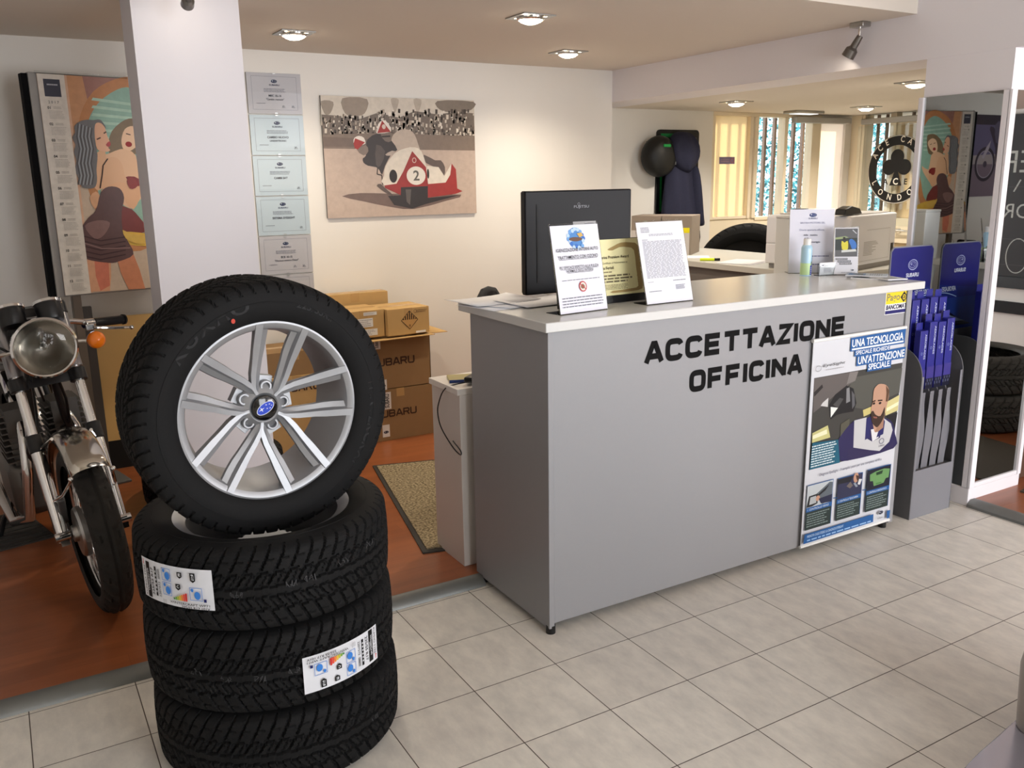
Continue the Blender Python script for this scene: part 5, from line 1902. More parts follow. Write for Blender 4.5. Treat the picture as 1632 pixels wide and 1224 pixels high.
# ---- low white cabinet behind the counter, with monitor
t = thing('low_cabinet', 'low white cabinet running behind the counter, its end showing at the left', 'cabinet', (0.98, 0.86, 0.03))
G().box(-0.92, 1.02, -0.10, 0.15, 0.0, 0.71).build('body', pm('white_laminate', (214, 206, 200), .4), t, bev=.002)
G().box(-0.93, 1.03, -0.102, 0.155, 0.71, 0.735).build('worktop', pm('white_laminate_top', (226, 220, 214), .35), t, bev=.002)
t = thing('booklet', 'blue and gold booklet lying on the low cabinet left of the counter', 'booklet', (0.165, 0.90, 0.765), R(-20))
G().box(-0.075, 0.09, -0.055, 0.055, 0, 0.010).build('pages', I(172, 160, 110), t)
G().box(-0.076, 0.091, -0.057, -0.054, 0, 0.012).build('spine', I(50, 70, 130), t)
t = thing('cable', 'thin black cable hanging in a loop down the low cabinet beside the counter', 'cable', (0.045, 0.86, 0.7))
g = G()
g.tube(smooth_pts([(0.07, -.10, .085), (0.05, -.06, .078), (0.004, 0.0, .05), (-0.004, .05, -.02), (-0.004, .06, -.07), (-0.004, .03, -.12), (-0.004, -0.06, -.17), (0.0, -.12, -.19), (-0.003, -.13, -.17), (-0.003, -0.05, -.14), (-0.003, .02, -.10), (-0.003, .045, -.06), (-0.003, .035, -.02), (0.004, -.01, .04), (0.05, -.07, .074)], 5)[:45], 0.0026, 6)
g.build('wire', M_black, t)
t = thing('stapler', 'small black device lying at the booklet edge behind the counter', 'office device', (0.155, 0.83, 0.775), R(40))
g = G(); g.box(-.05, .05, -.018, .018, 0, .022); g.build('body', M_black, t, bev=.006)

mo = thing('monitor', 'large black monitor seen from behind on the cabinet behind the counter', 'monitor', (0.735, 0.93, 0.765), R(-2))
G().box(-.265, .265, -.004, .030, .31, .735).build('back_cover', pm('monitor_black', (13, 14, 20), .45, spec=.3), mo, bev=.006)
G().box(-.262, .262, .030, .036, .318, .73).build('screen', pm('dark_screen', (10, 10, 14), .12), mo)
g = G(); g.box(-.05, .05, .0, .045, .02, .45); g.build('neck', M_black, mo, bev=.004)
g = G(); g.box(-.13, .13, -.07, .10, 0, .018); g.build('foot', M_black, mo, bev=.005)
g = G(); g.box(-.212, -.205, -.0062, -.004, .36, .68); g.build('vent', pm('vent_black', (4, 4, 5), .6), mo)
p = Print(.12, .05, plane_fn((-.03, -.0044, .64), (1, 0, 0), (0, 0, 1)))
p.text('FUJITSU', .0, .018, .075, .032, I(150, 152, 160), .01)
p.ring(.024, .037, .006, .006, .0016, I(150, 152, 160))
p.build('logo', mo)
p = Print(.115, .09, plane_fn((-.035, -.0044, .515), (1, 0, 0), (0, 0, 1)))
p.rect(0, 0, .115, .09, I(190, 190, 194))
p.greek(.008, .02, .05, .08, 6, I(110, 110, 116), .3, .4)
p.greek(.056, .02, .108, .084, 9, I(120, 120, 126), .1, .4)
p.build('rating_label', mo)['label'] = 'grey rating label'
t = thing('phone_dock', 'dark flat device lying behind the ozone notice on the counter', 'office device', (0.40, 0.44, 1.102), R(10))
g = G(); g.box(-.07, .06, -.045, .045, 0, .022); g.build('body', M_black, t, bev=.006)
g = G(); g.box(-.06, -.03, -.035, .035, .022, .03); g.build('handset', M_black, t, bev=.004)

# office chair whose rounded back top shows above the papers
ch = thing('office_chair', 'dark office chair with rounded back, top showing above the papers', 'chair', (0.745, 1.46, 0.03), R(188))
g = G()
prof = [(-.20, .46), (-.215, .6), (-.205, .80), (-.16, .93), (-.08, .985), (0, .995), (.08, .985), (.16, .93), (.205, .80), (.215, .6), (.20, .46)]
g.prism([(x * .48, -.20 - .02 * (z - .5), z) for x, z in prof], (0, -.055, 0))
g.build('backrest', pm('charcoal_fabric', (52, 52, 54), .9, noise=.1, nscale=80), ch, bev=.02)
g = G(); g.ball((0, 0, .42), (.22, .22, .045)); g.build('seat', pm('charcoal_fabric', (52, 52, 54), .9), ch)
g = G(); g.box(-.03, .03, -.26, -.20, .36, .5); g.cyl((0, 0, .07), (0, 0, .40), .025); g.build('post', M_black, ch)
g = G()
for i in range(5):
    a = 2 * PI * i / 5
    g.tube([(0, 0, .09), (.14 * math.cos(a), .14 * math.sin(a), .075), (.26 * math.cos(a), .26 * math.sin(a), .055)], [.022, .018, .014], 8)
g.build('star_base', M_black, ch)
for i in range(5):
    a = 2 * PI * i / 5
    g = G(); g.cyl((.26 * math.cos(a) - .012 * math.sin(a), .26 * math.sin(a) + .012 * math.cos(a), .027), (.26 * math.cos(a) + .012 * math.sin(a), .26 * math.sin(a) - .012 * math.cos(a), .027), .027)
    g.build('castor', M_black, ch)

t = thing('storage_box', 'tall slim white box behind the opening-hours sheet, seen in the pillar mirror', 'box', (1.94, 0.84, 0.765))
G().box(-.06, .065, -.06, .07, 0, .58).build('body', M_white, t, bev=.004)
G().box(-.062, .067, -.062, .072, .58, .592).build('lid', M_white, t, bev=.003)


# ================================================================ ALCOVE DESK
dk = thing('alcove_desk', 'high grey desk dividing off the window alcove behind the counter', 'desk', (2.82, 2.0, 0.0))
G().box(-0.39, 0.40, -0.95, 0.92, 0.985, 1.02).build('worktop', pm('desk_top_grey', (196, 194, 186), .4), dk, bev=.002)
G().box(-0.36, 0.34, -0.90, 0.88, 0.0, 0.985).build('body', pm('desk_shaded_panel', (104, 98, 94), .5), dk)  # shade below the worktop is put into the body colour
DZ = 1.02

# printer: front towards the counter
pt = thing('laser_printer', 'boxy off-white laser printer standing on the alcove desk', 'printer', (2.82, 1.37, DZ), R(-75))
PW = pm('printer_plastic', (238, 238, 240), .45)
# local: front = -y, width along x
G().box(-.25, .25, -.29, .33, .028, .305).build('body', PW, pt, bev=.008)
G().box(-.247, .247, -.296, -.288, .145, .295).build('front_door', PW, pt, bev=.004)
G().box(-.247, .247, -.296, -.288, .030, .141).build('paper_tray', PW, pt, bev=.004)
G().box(-.235, .235, -.27, .31, 0.0, .03).build('foot_frame', pm('printer_base', (150, 146, 142), .5), pt)
G().box(-.05, .05, -.2975, -.294, .262, .285).build('latch', M_darkgrey, pt)
G().box(-.22, .22, -.2, .28, .305, .312).build('output_tray', pm('printer_tray_grey', (190, 186, 182), .5), pt, bev=.003)
p = Print(.1, .05, plane_fn((.02, -.2962, .19), (1, 0, 0), (0, 0, 1)))
p.ell(.05, .025, .048, .024, I(176, 160, 156)); p.ell(.05, .025, .042, .018, I(190, 92, 82))
p.text('OKI', .028, .015, .072, .035, I(226, 190, 184), .02)
p.build('badge', pt)['label'] = 'oval red badge'
p = Print(.3, .2, lambda x, y, d: (.2506 + d, -.22 + x, .05 + y))
for i in range(10):
    p.rect(.11, .03 + .008 * i, .11 + .22 * random.uniform(.5, 1) * .9, .033 + .008 * i, I(176, 172, 168))
p.line([(.0, .0), (.46, .0), (.46, .17), (.14, .17)], .002, I(186, 182, 178))
p.build('panel_lines', pt)
G().box(.2505, .254, .27, .30, .03, .13).build('power_cable', M_black, pt)
for i, (rz, dx, lab) in enumerate(((4, 0, 'white sheets lying on top of the printer'),)):
    t = thing('paper_sheets', lab, 'papers', (2.80, 1.42, DZ + .312), R(-70))
    for k in range(3):
        g = G(); g.box(-.105, .105, -.148 + .02 * k, .148 + .02 * k, .0015 * k, .0015 * k + .001)
        g.build('paper_sheet', M_paper, t)
t = thing('tape_dispenser', 'dark wedge-shaped tape dispenser on top of the printer', 'tape dispenser', (2.66, 1.12, DZ + .3125), R(12))
g = G(); g.prism([(-.10, -.03, 0), (.10, -.03, 0), (.07, -.03, .03), (-.02, -.03, .045), (-.09, -.03, .03)], (0, .06, 0)); g.build('body', M_black, t, bev=.004)
t = thing('card_reader', 'small flat black box on the left of the printer top', 'office device', (2.74, 1.53, DZ + .3165), R(10))
g = G(); g.box(-.04, .04, -.03, .03, 0, .016); g.build('body', M_black, t, bev=.003)

# two grey-brown file boxes at the far end
fx = Vector((0.60, -0.80, 0)).normalized()
for i, (s_, lab) in enumerate(((0.0, 'grey-brown file box next to the monitor, left one of two'), (0.215, 'grey-brown file box right of its twin, yellow strip on its label'))):
    q = Vector((2.475, 2.80, DZ)) + fx * s_
    t = thing('file_box', lab, 'file box', q, math.atan2(fx.y, fx.x), 'file boxes on the alcove desk')
    # local: face = -y (towards the viewer)
    G().box(0.0, .208, 0.0, .30, 0.0, .265).build('body', M_cardgrey, t, bev=.002)
    p = Print(.208, .265, plane_fn((0, -.0006, 0), (1, 0, 0), (0, 0, 1)))
    p.rect(.0, .0, .195, .165, I(206, 200, 196))
    p.ell(.10, .215, .016, .016, I(176, 180, 168)); p.ell(.10, .215, .009, .009, I(140, 150, 138))
    if i:
        p.rect(.0, .150, .195, .185, I(240, 226, 30))
    else:
        p.text('A', .03, .05, .06, .1, I(90, 86, 84), .03)
    p.build('label_print', t)
t = thing('paper_sheets', 'white papers lying by the highlighter on the alcove desk', 'papers', (2.62, 1.83, DZ), R(20))
for k in range(3):
    g = G(); g.box(-.15, .15, -.11 + .012 * k, .11 + .012 * k, .002 * k, .002 * k + .0015); g.build('paper_sheet', M_paper, t)
t = thing('paper_sheets', 'white papers lying at the foot of the file boxes', 'papers', (2.60, 2.33, DZ), R(-40))
for k in range(2):
    g = G(); g.box(-.13, .13, -.1, .1, .002 * k, .002 * k + .0015); g.build('paper_sheet', M_paper, t)
t = thing('highlighter', 'yellow highlighter pen with black cap on the alcove desk', 'pen', (2.53, 2.06, DZ + .009), R(-38))
g = G(); g.cyl((-.06, 0, 0), (.03, 0, 0), .009); g.build('barrel', pm('neon_yellow', (226, 246, 40), .4), t)
g = G(); g.cyl((.03, 0, 0), (.065, 0, 0), .0085); g.build('cap', M_black, t)

# tyre standing behind the desk on a low cabinet
t = thing('side_cabinet', 'low dark cabinet behind the alcove desk carrying a tyre', 'cabinet', (3.55, 2.72, 0.0))
G().box(-.2, .25, -.45, .45, 0.0, .41).build('body', M_darkgrey, t, bev=.003)
t = thing('tyre', 'black tyre standing upright behind the alcove desk, below the frosted panel', 'tyre', (3.52, 2.70, 0.41 + .395))
t.rotation_euler = Matrix(((0.62, 0, -0.78), (-0.78, 0, -0.62), (0, 1, 0))).to_euler()
o = put('tread_body', ME_tyre_road, t)
o.scale = (1.16, 1.16, 1.0)
g = G(); g.lathe([(.001, .03), (.12, .035), (.2, .05), (.272, .07), (.272, -.07), (.001, -.03)], seg=48); g.build('rim', M_blackmat, t)

# coat, helmet and sign on the alcove back wall
t = thing('wall_sign', 'black rounded rectangular sign behind the jacket, green edge, white letters', 'sign', (3.375, 3.40, 1.25))
def rrect(x0, x1, z0, z1, r, y, n=6):
    out = []
    for cx_, cz_, a0 in ((x1 - r, z0 + r, -90), (x1 - r, z1 - r, 0), (x0 + r, z1 - r, 90), (x0 + r, z0 + r, 180)):
        for k in range(n + 1):
            a = R(a0 + 90 * k / n)
            out.append((cx_ + r * math.cos(a), y, cz_ + r * math.sin(a)))
    return out
g = G(); g.prism(rrect(-.205, .225, 0.0, .66, .03, -.004), (0, -.016, 0)); g.build('board', M_black, t)
p = Print(.43, .66, plane_fn((-.205, -.0205, 0), (1, 0, 0), (0, 0, 1)))
p.rect(.035, .03, .055, .63, I(20, 110, 50)); p.rect(.035, .60, .23, .63, I(30, 130, 70))
p.text('LE', .30, .50, .40, .60, I(206, 206, 204), .02)
p.text('E', .355, .40, .395, .46, I(206, 206, 204), .02)
p.build('print', t)
t = thing('coat_hook', 'dark coat hook rail behind jacket and helmet on the alcove wall', 'coat hook', (3.28, 3.38, 1.80))
g = G(); g.box(-.22, .20, -.006, .0, -.02, .02); g.build('rail', M_black, t)
for x in (-.15, .09):
    g = G(); g.tube([(x, -.004, 0), (x, -.05, -.005), (x, -.10, .0), (x, -.12, .03)], .007, 8); g.ball((x, -.12, .035), .012); g.build('hook', M_black, t)
t = thing('helmet', 'round glossy black helmet hanging on the wall left of the jacket', 'helmet', (3.125, 3.30, 1.70))
g = G()
rings = []
for i in range(15):
    a = PI * i / 14
    rr_ = .158 * math.sin(a) ** .8 if 0 < i < 14 else .001
    yy = -.095 * math.cos(a)
    rings.append([(rr_ * math.cos(2 * PI * k / 28), yy, rr_ * math.sin(2 * PI * k / 28) * (1.02 if math.sin(2 * PI * k / 28) > 0 else .98)) for k in range(28)])
g.loft(rings)
g.build('shell', pm('helmet_black', (10, 11, 11), .5), t, 60)
g = G(); g.box(-.03, .04, -.092, -.080, .07, .092); g.build('green_mark', pm('helmet_green', (24, 150, 70), .4), t, bev=.003)
g = G(); g.tube([(.09, -.075, .09), (.11, -.068, .02), (.11, -.066, -.06)], .006, 8); g.build('strap', M_darkgrey, t)
# the coat
jk = thing('jacket', 'dark navy hooded jacket hanging on the alcove wall beside the helmet', 'jacket', (3.335, 3.30, 0.96))
def fold(x, z, k=1.0):
    return .012 * math.sin(x * 55 + z * 6) * k + .008 * math.sin(x * 23 - z * 13)
def cloth(name, rows, mat, par, n=22):
    """rows: (z, xl, xr, depth, ymid) cross sections from top down"""
    g_ = G()
    rings = []
    for z, xl, xr, dp, ym in rows:
        rg = []
        for k in range(n):
            a = 2 * PI * k / n
            x = (xl + xr) / 2 + (xr - xl) / 2 * math.cos(a)
            y = ym + dp * math.sin(a) + (fold(x, z) if math.sin(a) < 0 else 0)
            rg.append((x, y, z))
        rings.append(rg)
    g_.loft(rings)
    o_ = g_.build(name, mat, par, 70)
    sm = o_.modifiers.new('smooth', 'SUBSURF'); sm.levels = 1; sm.render_levels = 1
    return o_
cloth('body', [(.74, -.06, .10, .05, 0), (.70, -.12, .14, .06, 0), (.60, -.14, .15, .065, 0), (.48, -.15, .17, .07, 0), (.34, -.17, .20, .075, 0), (.22, -.175, .225, .08, 0), (.20, -.14, .225, .07, 0), (.12, .0, .225, .05, .01)], M_navy, jk)
cloth('hood', [(.93, -.04, .06, .03, -.01), (.915, -.09, .09, .06, -.02), (.86, -.135, .13, .085, -.035), (.78, -.15, .15, .09, -.04), (.70, -.12, .14, .08, -.04), (.635, -.04, .08, .05, -.04), (.62, -.01, .05, .02, -.04)], M_navy, jk)
cloth('sleeve', [(.70, .08, .15, .05, -.02), (.5, .10, .19, .055, -.03), (.3, .11, .235, .06, -.03), (.215, .105, .255, .06, -.03), (.195, .12, .25, .05, -.03)], M_navy, jk)
cloth('lower_sleeve', [(.22, .06, .235, .045, .0), (.1, .07, .235, .05, .0), (.03, .09, .20, .04, .0), (.0, .10, .16, .02, .0)], pm('navy_fabric_dark', (20, 20, 28), .85, spec=.15), jk)

# ---------------------------------------------------------------- blue wiper display stand
st = thing('display_stand', 'grey floor display stand with blue header holding boxed wiper blades', 'display stand', (2.19, 0.29, 0.0))
SO = (-2.19, -0.29)
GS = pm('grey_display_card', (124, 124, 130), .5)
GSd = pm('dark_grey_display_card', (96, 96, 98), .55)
def SB(name, x0, x1, y0, y1, z0, z1, m, bev=.001):
    return G().box(x0 + SO[0], x1 + SO[0], y0 + SO[1], y1 + SO[1], z0, z1).build(name, m, st, bev=bev)
SB('front_panel', 2.043, 2.337, .168, .173, 0.0, 0.232, GS)
def sidepanel(x):
    pts = [(x, .168, 0), (x, .168, .66)]
    for k in range(9):
        a = R(90 * k / 8)
        pts.append((x, .168 + .12 * (1 - math.cos(a)), .66 + .13 * math.sin(a)))
    pts += [(x, .405, .79), (x, .405, 0)]
    pts = [(a + SO[0], b + SO[1], c_) for a, b, c_ in pts]
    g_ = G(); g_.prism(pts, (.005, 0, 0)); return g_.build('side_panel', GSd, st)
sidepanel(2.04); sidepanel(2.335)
for a, b in ((2.045, 2.058), (2.322, 2.335)):
    SB('window_edge', a, b, .169, .173, .232, .67, GS)
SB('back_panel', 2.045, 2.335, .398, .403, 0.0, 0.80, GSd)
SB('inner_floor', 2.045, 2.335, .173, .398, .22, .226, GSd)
for i in range(4):
    x = 2.085 + .062 * i
    g = G()
    pts = [(.20, .226), (.20, .56), (.215, .60), (.235, .625), (.26, .62), (.27, .59), (.30, .56), (.30, .226)]
    g.prism([(x + SO[0] + .012, a + SO[1], b) for a, b in pts], (.004, 0, 0))
    xs = [x + .006 * math.sin(k * .9) for k in range(8)]
    v = []
    for k in range(8):
        z = .226 + .36 * k / 7
        v += [(x - .016 + .022 * (k / 7) + SO[0], .196 + SO[1], z), (x + .040 + SO[0] - .010 * math.cos(k), .196 + SO[1], z)]
    g.add(v, [(2 * k, 2 * k + 1, 2 * k + 3, 2 * k + 2) for k in range(7)])
    g.build('divider', pm('divider_grey', (112, 112, 118), .5), st, 60)
# header board
g = G()
hp = []
x0, x1, z0, z1, r = 2.085, 2.395, .70, 1.222, .03
for cx_, cz_, a0 in ((x1 - r, z1 - r, 0), (x0 + r, z1 - r, 90)):
    for k in range(7):
        a = R(a0 + 15 * k)
        hp.append((cx_ + r * math.cos(a) + SO[0], .408 + SO[1], cz_ + r * math.sin(a)))
hp += [(x0 + SO[0], .408 + SO[1], z0), (x1 + SO[0], .408 + SO[1], z0)]
g.prism(hp[::-1], (0, .006, 0))
hb = g.build('header_board', GS, st)
hb['label'] = 'blue printed header board'
p = Print(.30, .50, plane_fn((x0 + .005 + SO[0], .4075 + SO[1], .715), (1, 0, 0), (0, 0, 1)))
p.rect(0, 0, .30, .472, I(34, 34, 110, .25)); p.poly([(0, .47), (.3, .47), (.30, .485), (.285, .501), (.015, .501), (0, .485)], I(34, 34, 110, .25))
p.rect(0, .0, .30, .24, I(36, 60, 136, .25))
p.poly([(0, .24), (.3, .24), (.3, .31), (0, .28)], I(34, 46, 122, .25))
p.poly([(.02, .10), (.12, .13), (.3, .22), (.3, .12), (.15, .10)], I(24, 26, 52, .25)); p.poly([(.08, .12), (.18, .15), (.25, .17), (.2, .125)], I(120, 134, 160, .25))
p.poly([(.0, .06), (.3, .11), (.3, .0), (0, 0)], I(30, 34, 70, .25))
p.ell(.155, .42, .034, .024, I(170, 176, 210)); p.ell(.155, .42, .031, .021, I(38, 40, 116))
p.stars(.155, .42, .052, blue=(38, 40, 116), mono=I(180, 186, 214))
p.ring(.155, .42, .034, .025, .003, I(170, 176, 210))
blocky(p, 'SUBARU', .11, .364, .20, .382, I(210, 214, 232))
p.text('AEROBLADES', .175, .276, .285, .298, I(206, 214, 234), .01, .25)
p.line([(.165 + .012 * k, .245 + .026 * math.sin(k / 10 * 1.5)) for k in range(11)], .004, I(150, 176, 220))
p.build('header_print', hb)
# boxed blades: each box a thing of its own
BB2 = M_bluecard
def blade_box(x, y, z0, z1, lab, w=.052, d=.030, tab=True):
    t_ = thing('wiper_blade_box', lab, 'boxed wiper blade', (x, y, z0), 0, 'boxed wiper blades in the stand')
    h = z1 - z0
    G().box(-w / 2, w / 2, -d / 2, d / 2, 0, h).build('carton', BB2, t_, bev=.0015)
    if tab:
        g_ = G(); g_.prism([(-w * .45, d / 2 - .002, h), (w * .45, d / 2 - .002, h), (w * .42, d / 2 - .002, h + .032), (-w * .42, d / 2 - .002, h + .032)], (0, .0015, 0))
        g_.build('hang_tab', BB2, t_)
    p_ = Print(w, h, plane_fn((-w / 2, -d / 2 - .0003, 0), (1, 0, 0), (0, 0, 1)))
    p_.rect(0, 0, w, h * .16, I(24, 26, 44, .3))
    for k in range(6):
        p_.rect(w * (k / 6), h * .11 if k % 2 else h * .06, w * ((k + 1) / 6), h * .15 if k % 2 else h * .10, I(70, 74, 100, .3))
    p_.rect(0, h * .16, w, h * .34, I(62, 56, 130, .3))
    p_.text('AEROBLADES', w * .58, h * .52, w * .80, h * .94, I(190, 198, 226), .01, rot=3)
    p_.ring(w * .3, h * .62, .006, .006, .0015, I(150, 170, 220))
    p_.build('carton_print', t_)
    return t_
ords = ('leftmost', 'second from the left', 'third from the left', 'rightmost')
for i in range(4):
    blade_box(2.077 + .062 * i, .215, .60, (.87, .905, .90, .91)[i], ('blue wiper blade box in the front row of the stand, %s' % ords[i]))
for i in range(4):
    blade_box(2.077 + .064 * i, .268, .60, (1.0, 1.0, 1.005, 1.0)[i], ('taller blue wiper blade box in the back row, %s' % ords[i]), w=.052)

# ---------------------------------------------------------------- right-hand room, seen in the mirror
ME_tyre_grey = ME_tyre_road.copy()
ME_tyre_grey.materials[0] = pm('lit_tyre_rubber', (84, 82, 78), .75, spec=.2, noise=.12, nscale=25)  # rubber colour lightened so these tyres read as lit
t = thing('wood_bench', 'low dark wood cabinet past the mirrored pillar at the right edge', 'cabinet', (3.25, 0.34, 0.03))
G().box(-.36, .6, -.16, .2, 0.0, .40).build('body', pm('dark_walnut', (92, 66, 52), .5, noise=.1, nscale=12), t, bev=.003)
for k, (zc, dx, lab) in enumerate(((.144, 0.0, 'tyre lying on the floor of the right-hand room, lower of two, seen in the mirror'), (.3735, .02, 'tyre lying upper in the pair with painted white glint, seen in the mirror'))):
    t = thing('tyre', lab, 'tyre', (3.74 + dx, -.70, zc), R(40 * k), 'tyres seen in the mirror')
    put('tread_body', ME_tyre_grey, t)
    if k:
        p = Print(.10, .07, lambda x, y, d: ((.343 + d) * math.cos(R(112) + x / .343), (.343 + d) * math.sin(R(112) + x / .343), -.02 + y))
        p.rect(0, 0, .1, .07, I(240, 240, 240), 6)  # white patch painted in for light reflecting off the tread
        p.build('paper_label_or_glint', t)
t = thing('floor_mat', 'dark doormat on the red floor, seen only in the narrow pillar mirror', 'mat', (3.1, -.25, 0.03), R(8))
g = G(); g.box(-.32, .32, -.36, .36, 0, .009); g.build('pile', pm('dark_mat', (70, 62, 50), .95, noise=.2, nscale=120), t)
t = thing('blackboard', 'large blackboard with chalk writing on the right room wall, seen in the mirror', 'blackboard', (6.2, -1.75, 0.66))
G().box(-.03, 0, -1.5, 1.5, 0, 1.36).build('board', pm('blackboard_slate', (38, 37, 38), .6, noise=.12, nscale=5), t)
G().box(-.045, 0, -1.5, 1.5, -.10, 0.0).build('chalk_rail', M_black, t, bev=.003)
G().box(-.035, 0, -1.5, 1.5, -.32, -.22).build('lower_strip', M_blackmat, t)
p = Print(3.0, 1.36, lambda x, y, d: (-.0306 - d, 1.5 - x, y))
CH = I(186, 190, 184, .8)
# chalk words near the visible stretch
p.text('EP', 1.62, .88, 1.86, 1.06, CH, -.005)
p.text('ORg', 1.58, .46, 1.90, .62, CH, -.005)
p.ring(1.66, .18, .10, .15, .008, CH)
p.line([(1.75, .72), (1.70, .82)], .012, CH)
for k in range(5):
    p.line([(.1, .1 + .22 * k), (2.9, .1 + .22 * k)], .003, I(84, 84, 86, .8))
p.build('chalk_writing', t)
# motorcycle poster seen in the pillar mirror
t = thing('poster', 'violet-grey motorcycle poster left of the calendar on the back wall, seen in the mirror', 'poster', (-2.27, 2.976, 1.32))
G().box(-.5, .5, -.012, 0, 0, .75).build('backing', M_darkgrey, t)
p = Print(1.0, .75, plane_fn((-.5, -.0124, 0), (1, 0, 0), (0, 0, 1)))
p.rect(0, 0, 1, .75, I(124, 108, 122)); p.rect(0, .3, 1, .75, I(104, 96, 128)); p.rect(0, .66, 1, .75, I(64, 56, 66))
p.poly([(0, .3), (1, .3), (1, .38), (0, .42)], I(168, 156, 158))
for cx_ in (.80, .30):
    p.ring(cx_, .30, .16, .16, .03, I(56, 46, 58)); p.ring(cx_, .30, .13, .13, .01, I(160, 150, 166)); p.ell(cx_, .30, .03, .03, I(80, 70, 84))
p.poly([(.32, .30), (.45, .26), (.62, .28), (.66, .45), (.78, .62), (.72, .64), (.55, .52), (.40, .54), (.2, .52), (.18, .48), (.34, .44)], I(70, 58, 74), 2)
p.poly([(.52, .62), (.6, .70), (.7, .66), (.66, .5), (.55, .5)], I(96, 88, 110), 2)
p.poly([(.74, .52), (.80, .46), (.86, .36), (.83, .35), (.76, .44)], I(176, 166, 178))
p.build('poster_print', t)


# ================================================================ MOTORCYCLE
mb = thing('motorcycle', 'dark classic motorcycle with round headlamp parked on the wooden floor', 'motorcycle', (-1.205, 1.157, 0.03), rot=(0, -0.079, 0.117))
AX = Vector((0, 0, 0.318))


def msub(g_, name, m, parent=None, smooth=40, bev=0.0):
    return g_.build(name, m, parent or mb, smooth, bev)


def moto_tyre(parent, name, c, R0=.318, hw=.052):
    """road tyre with ribbed tread, axle along x"""
    prof = []
    n = 25
    for i in range(n):
        a = R(-118 + 236 * i / (n - 1))
        prof.append((R0 - .052 + .052 * math.cos(a), hw * math.sin(a)))
    seg = 220
    v, f = [], []
    for k in range(seg):
        th = 2 * PI * k / seg
        for i, (r_, x) in enumerate(prof):
            ax_ = abs(x) / hw
            tooth = ((k + int(6 * ax_)) % 6 < 2) and .25 < ax_ < .93 and r_ > R0 - .05
            groove = (i == 12) or (ax_ > .42 and ax_ < .55 and r_ > R0 - .03 and (k // 5) % 2 == 0)
            rr_ = r_ - (.0065 if (tooth or groove) else 0)
            v.append((c[0] + x, c[1] + rr_ * math.cos(th), c[2] + rr_ * math.sin(th)))
    for k in range(seg):
        k2 = (k + 1) % seg
        for i in range(n - 1):
            f.append((k * n + i, k * n + i + 1, k2 * n + i + 1, k2 * n + i))
    g_ = G(); g_.add(v, f)
    return g_.build(name, pm('motorcycle_tyre_rubber', (46, 44, 42), .7, spec=.25), parent, 30)


def moto_wheel(c, nm):
    moto_tyre(mb, nm + '_tyre', c)
    g_ = G()
    g_.lathe([(.246, -.028), (.252, -.032), (.256, -.028), (.240, -.020), (.236, 0), (.240, .020), (.256, .028), (.252, .032), (.246, .028), (.232, .018), (.229, 0), (.232, -.018)], c, (1, 0, 0), 80, loop=True)
    rm = msub(g_, nm + '_rim', M_chrome)
    g_ = G()
    for k in range(40):
        a = 2 * PI * k / 40
        s_ = 1 if k % 2 else -1
        b = a + (.42 if (k // 2) % 2 else -.42)
        g_.cyl((c[0] + s_ * .030, c[1] + .055 * math.cos(b), c[2] + .055 * math.sin(b)), (c[0] + s_ * .004, c[1] + .232 * math.cos(a), c[2] + .232 * math.sin(a)), .0018, seg=5)
    msub(g_, 'spokes', M_chrome, rm)
    g_ = G()
    g_.lathe([(.012, -.075), (.03, -.07), (.034, -.045), (.06, -.042), (.062, -.03), (.04, -.026), (.04, .026), (.062, .03), (.062, .04), (.034, .045), (.03, .07), (.012, .075)], c, (1, 0, 0), 36)
    msub(g_, nm + '_hub', M_steel)
    return rm


moto_wheel(AX, 'front_wheel')
g = G()
g.lathe([(.02, -.056), (.085, -.054), (.092, -.046), (.092, -.030), (.02, -.028)], AX, (1, 0, 0), 60)
msub(g, 'brake_drum', M_steel)
g = G(); g.obox((-.078, .05, .40), (.012, 0, 0), (0, .012, .008), (0, -.018, .05)); msub(g, 'brake_arm', pm('cast_grey', (96, 96, 98), .4, .7), bev=.004)

FD = Vector((0, .4226, .9063))


def fk(x, s_):
    return Vector((x, .03, .318)) + FD * s_


for sx in (-1, 1):
    x = .10 * sx
    g = G()
    g.tube([fk(x, -.035), fk(x, -.03), fk(x, .10), fk(x, .31)], [.012, .021, .022, .0235], 18)
    g.cyl((x - .024 * sx, 0, .318), (x + .028 * sx, 0, .318), .017, seg=16)
    g.obox(fk(x, -.01) - Vector((0, .02, 0)), (.014, 0, 0), (0, .02, 0), (0, 0, .022))
    lg = msub(g, 'fork_leg', M_chrome)
    g = G(); g.cyl(fk(x, .305), fk(x, .37), .0275, .026, 18); msub(g, 'fork_seal', M_black, lg, bev=.003)
    g = G(); g.cyl(fk(x, .37), fk(x, .59), .0170, seg=18); msub(g, 'stanchion', M_chrome, lg)
    g = G(); g.cyl(fk(x, .59), fk(x, .80), .026, .027, 18); g.cyl(fk(x, .80), fk(x, .82), .022, seg=18)
    msub(g, 'fork_shroud', pm('shroud_grey', (150, 148, 150), .28, .8), lg)
for s_ in (.535, .80):
    g = G()
    for sx in (-1, 1):
        g.cyl(fk(.10 * sx, s_), fk(.10 * sx, s_ + .048), .031, seg=18)
    c0 = fk(0, s_ + .024)
    g.obox(c0 + Vector((0, .03, 0)), (.10, 0, 0), (0, .035, 0), FD * .017)
    msub(g, 'fork_clamp', M_black, bev=.003)

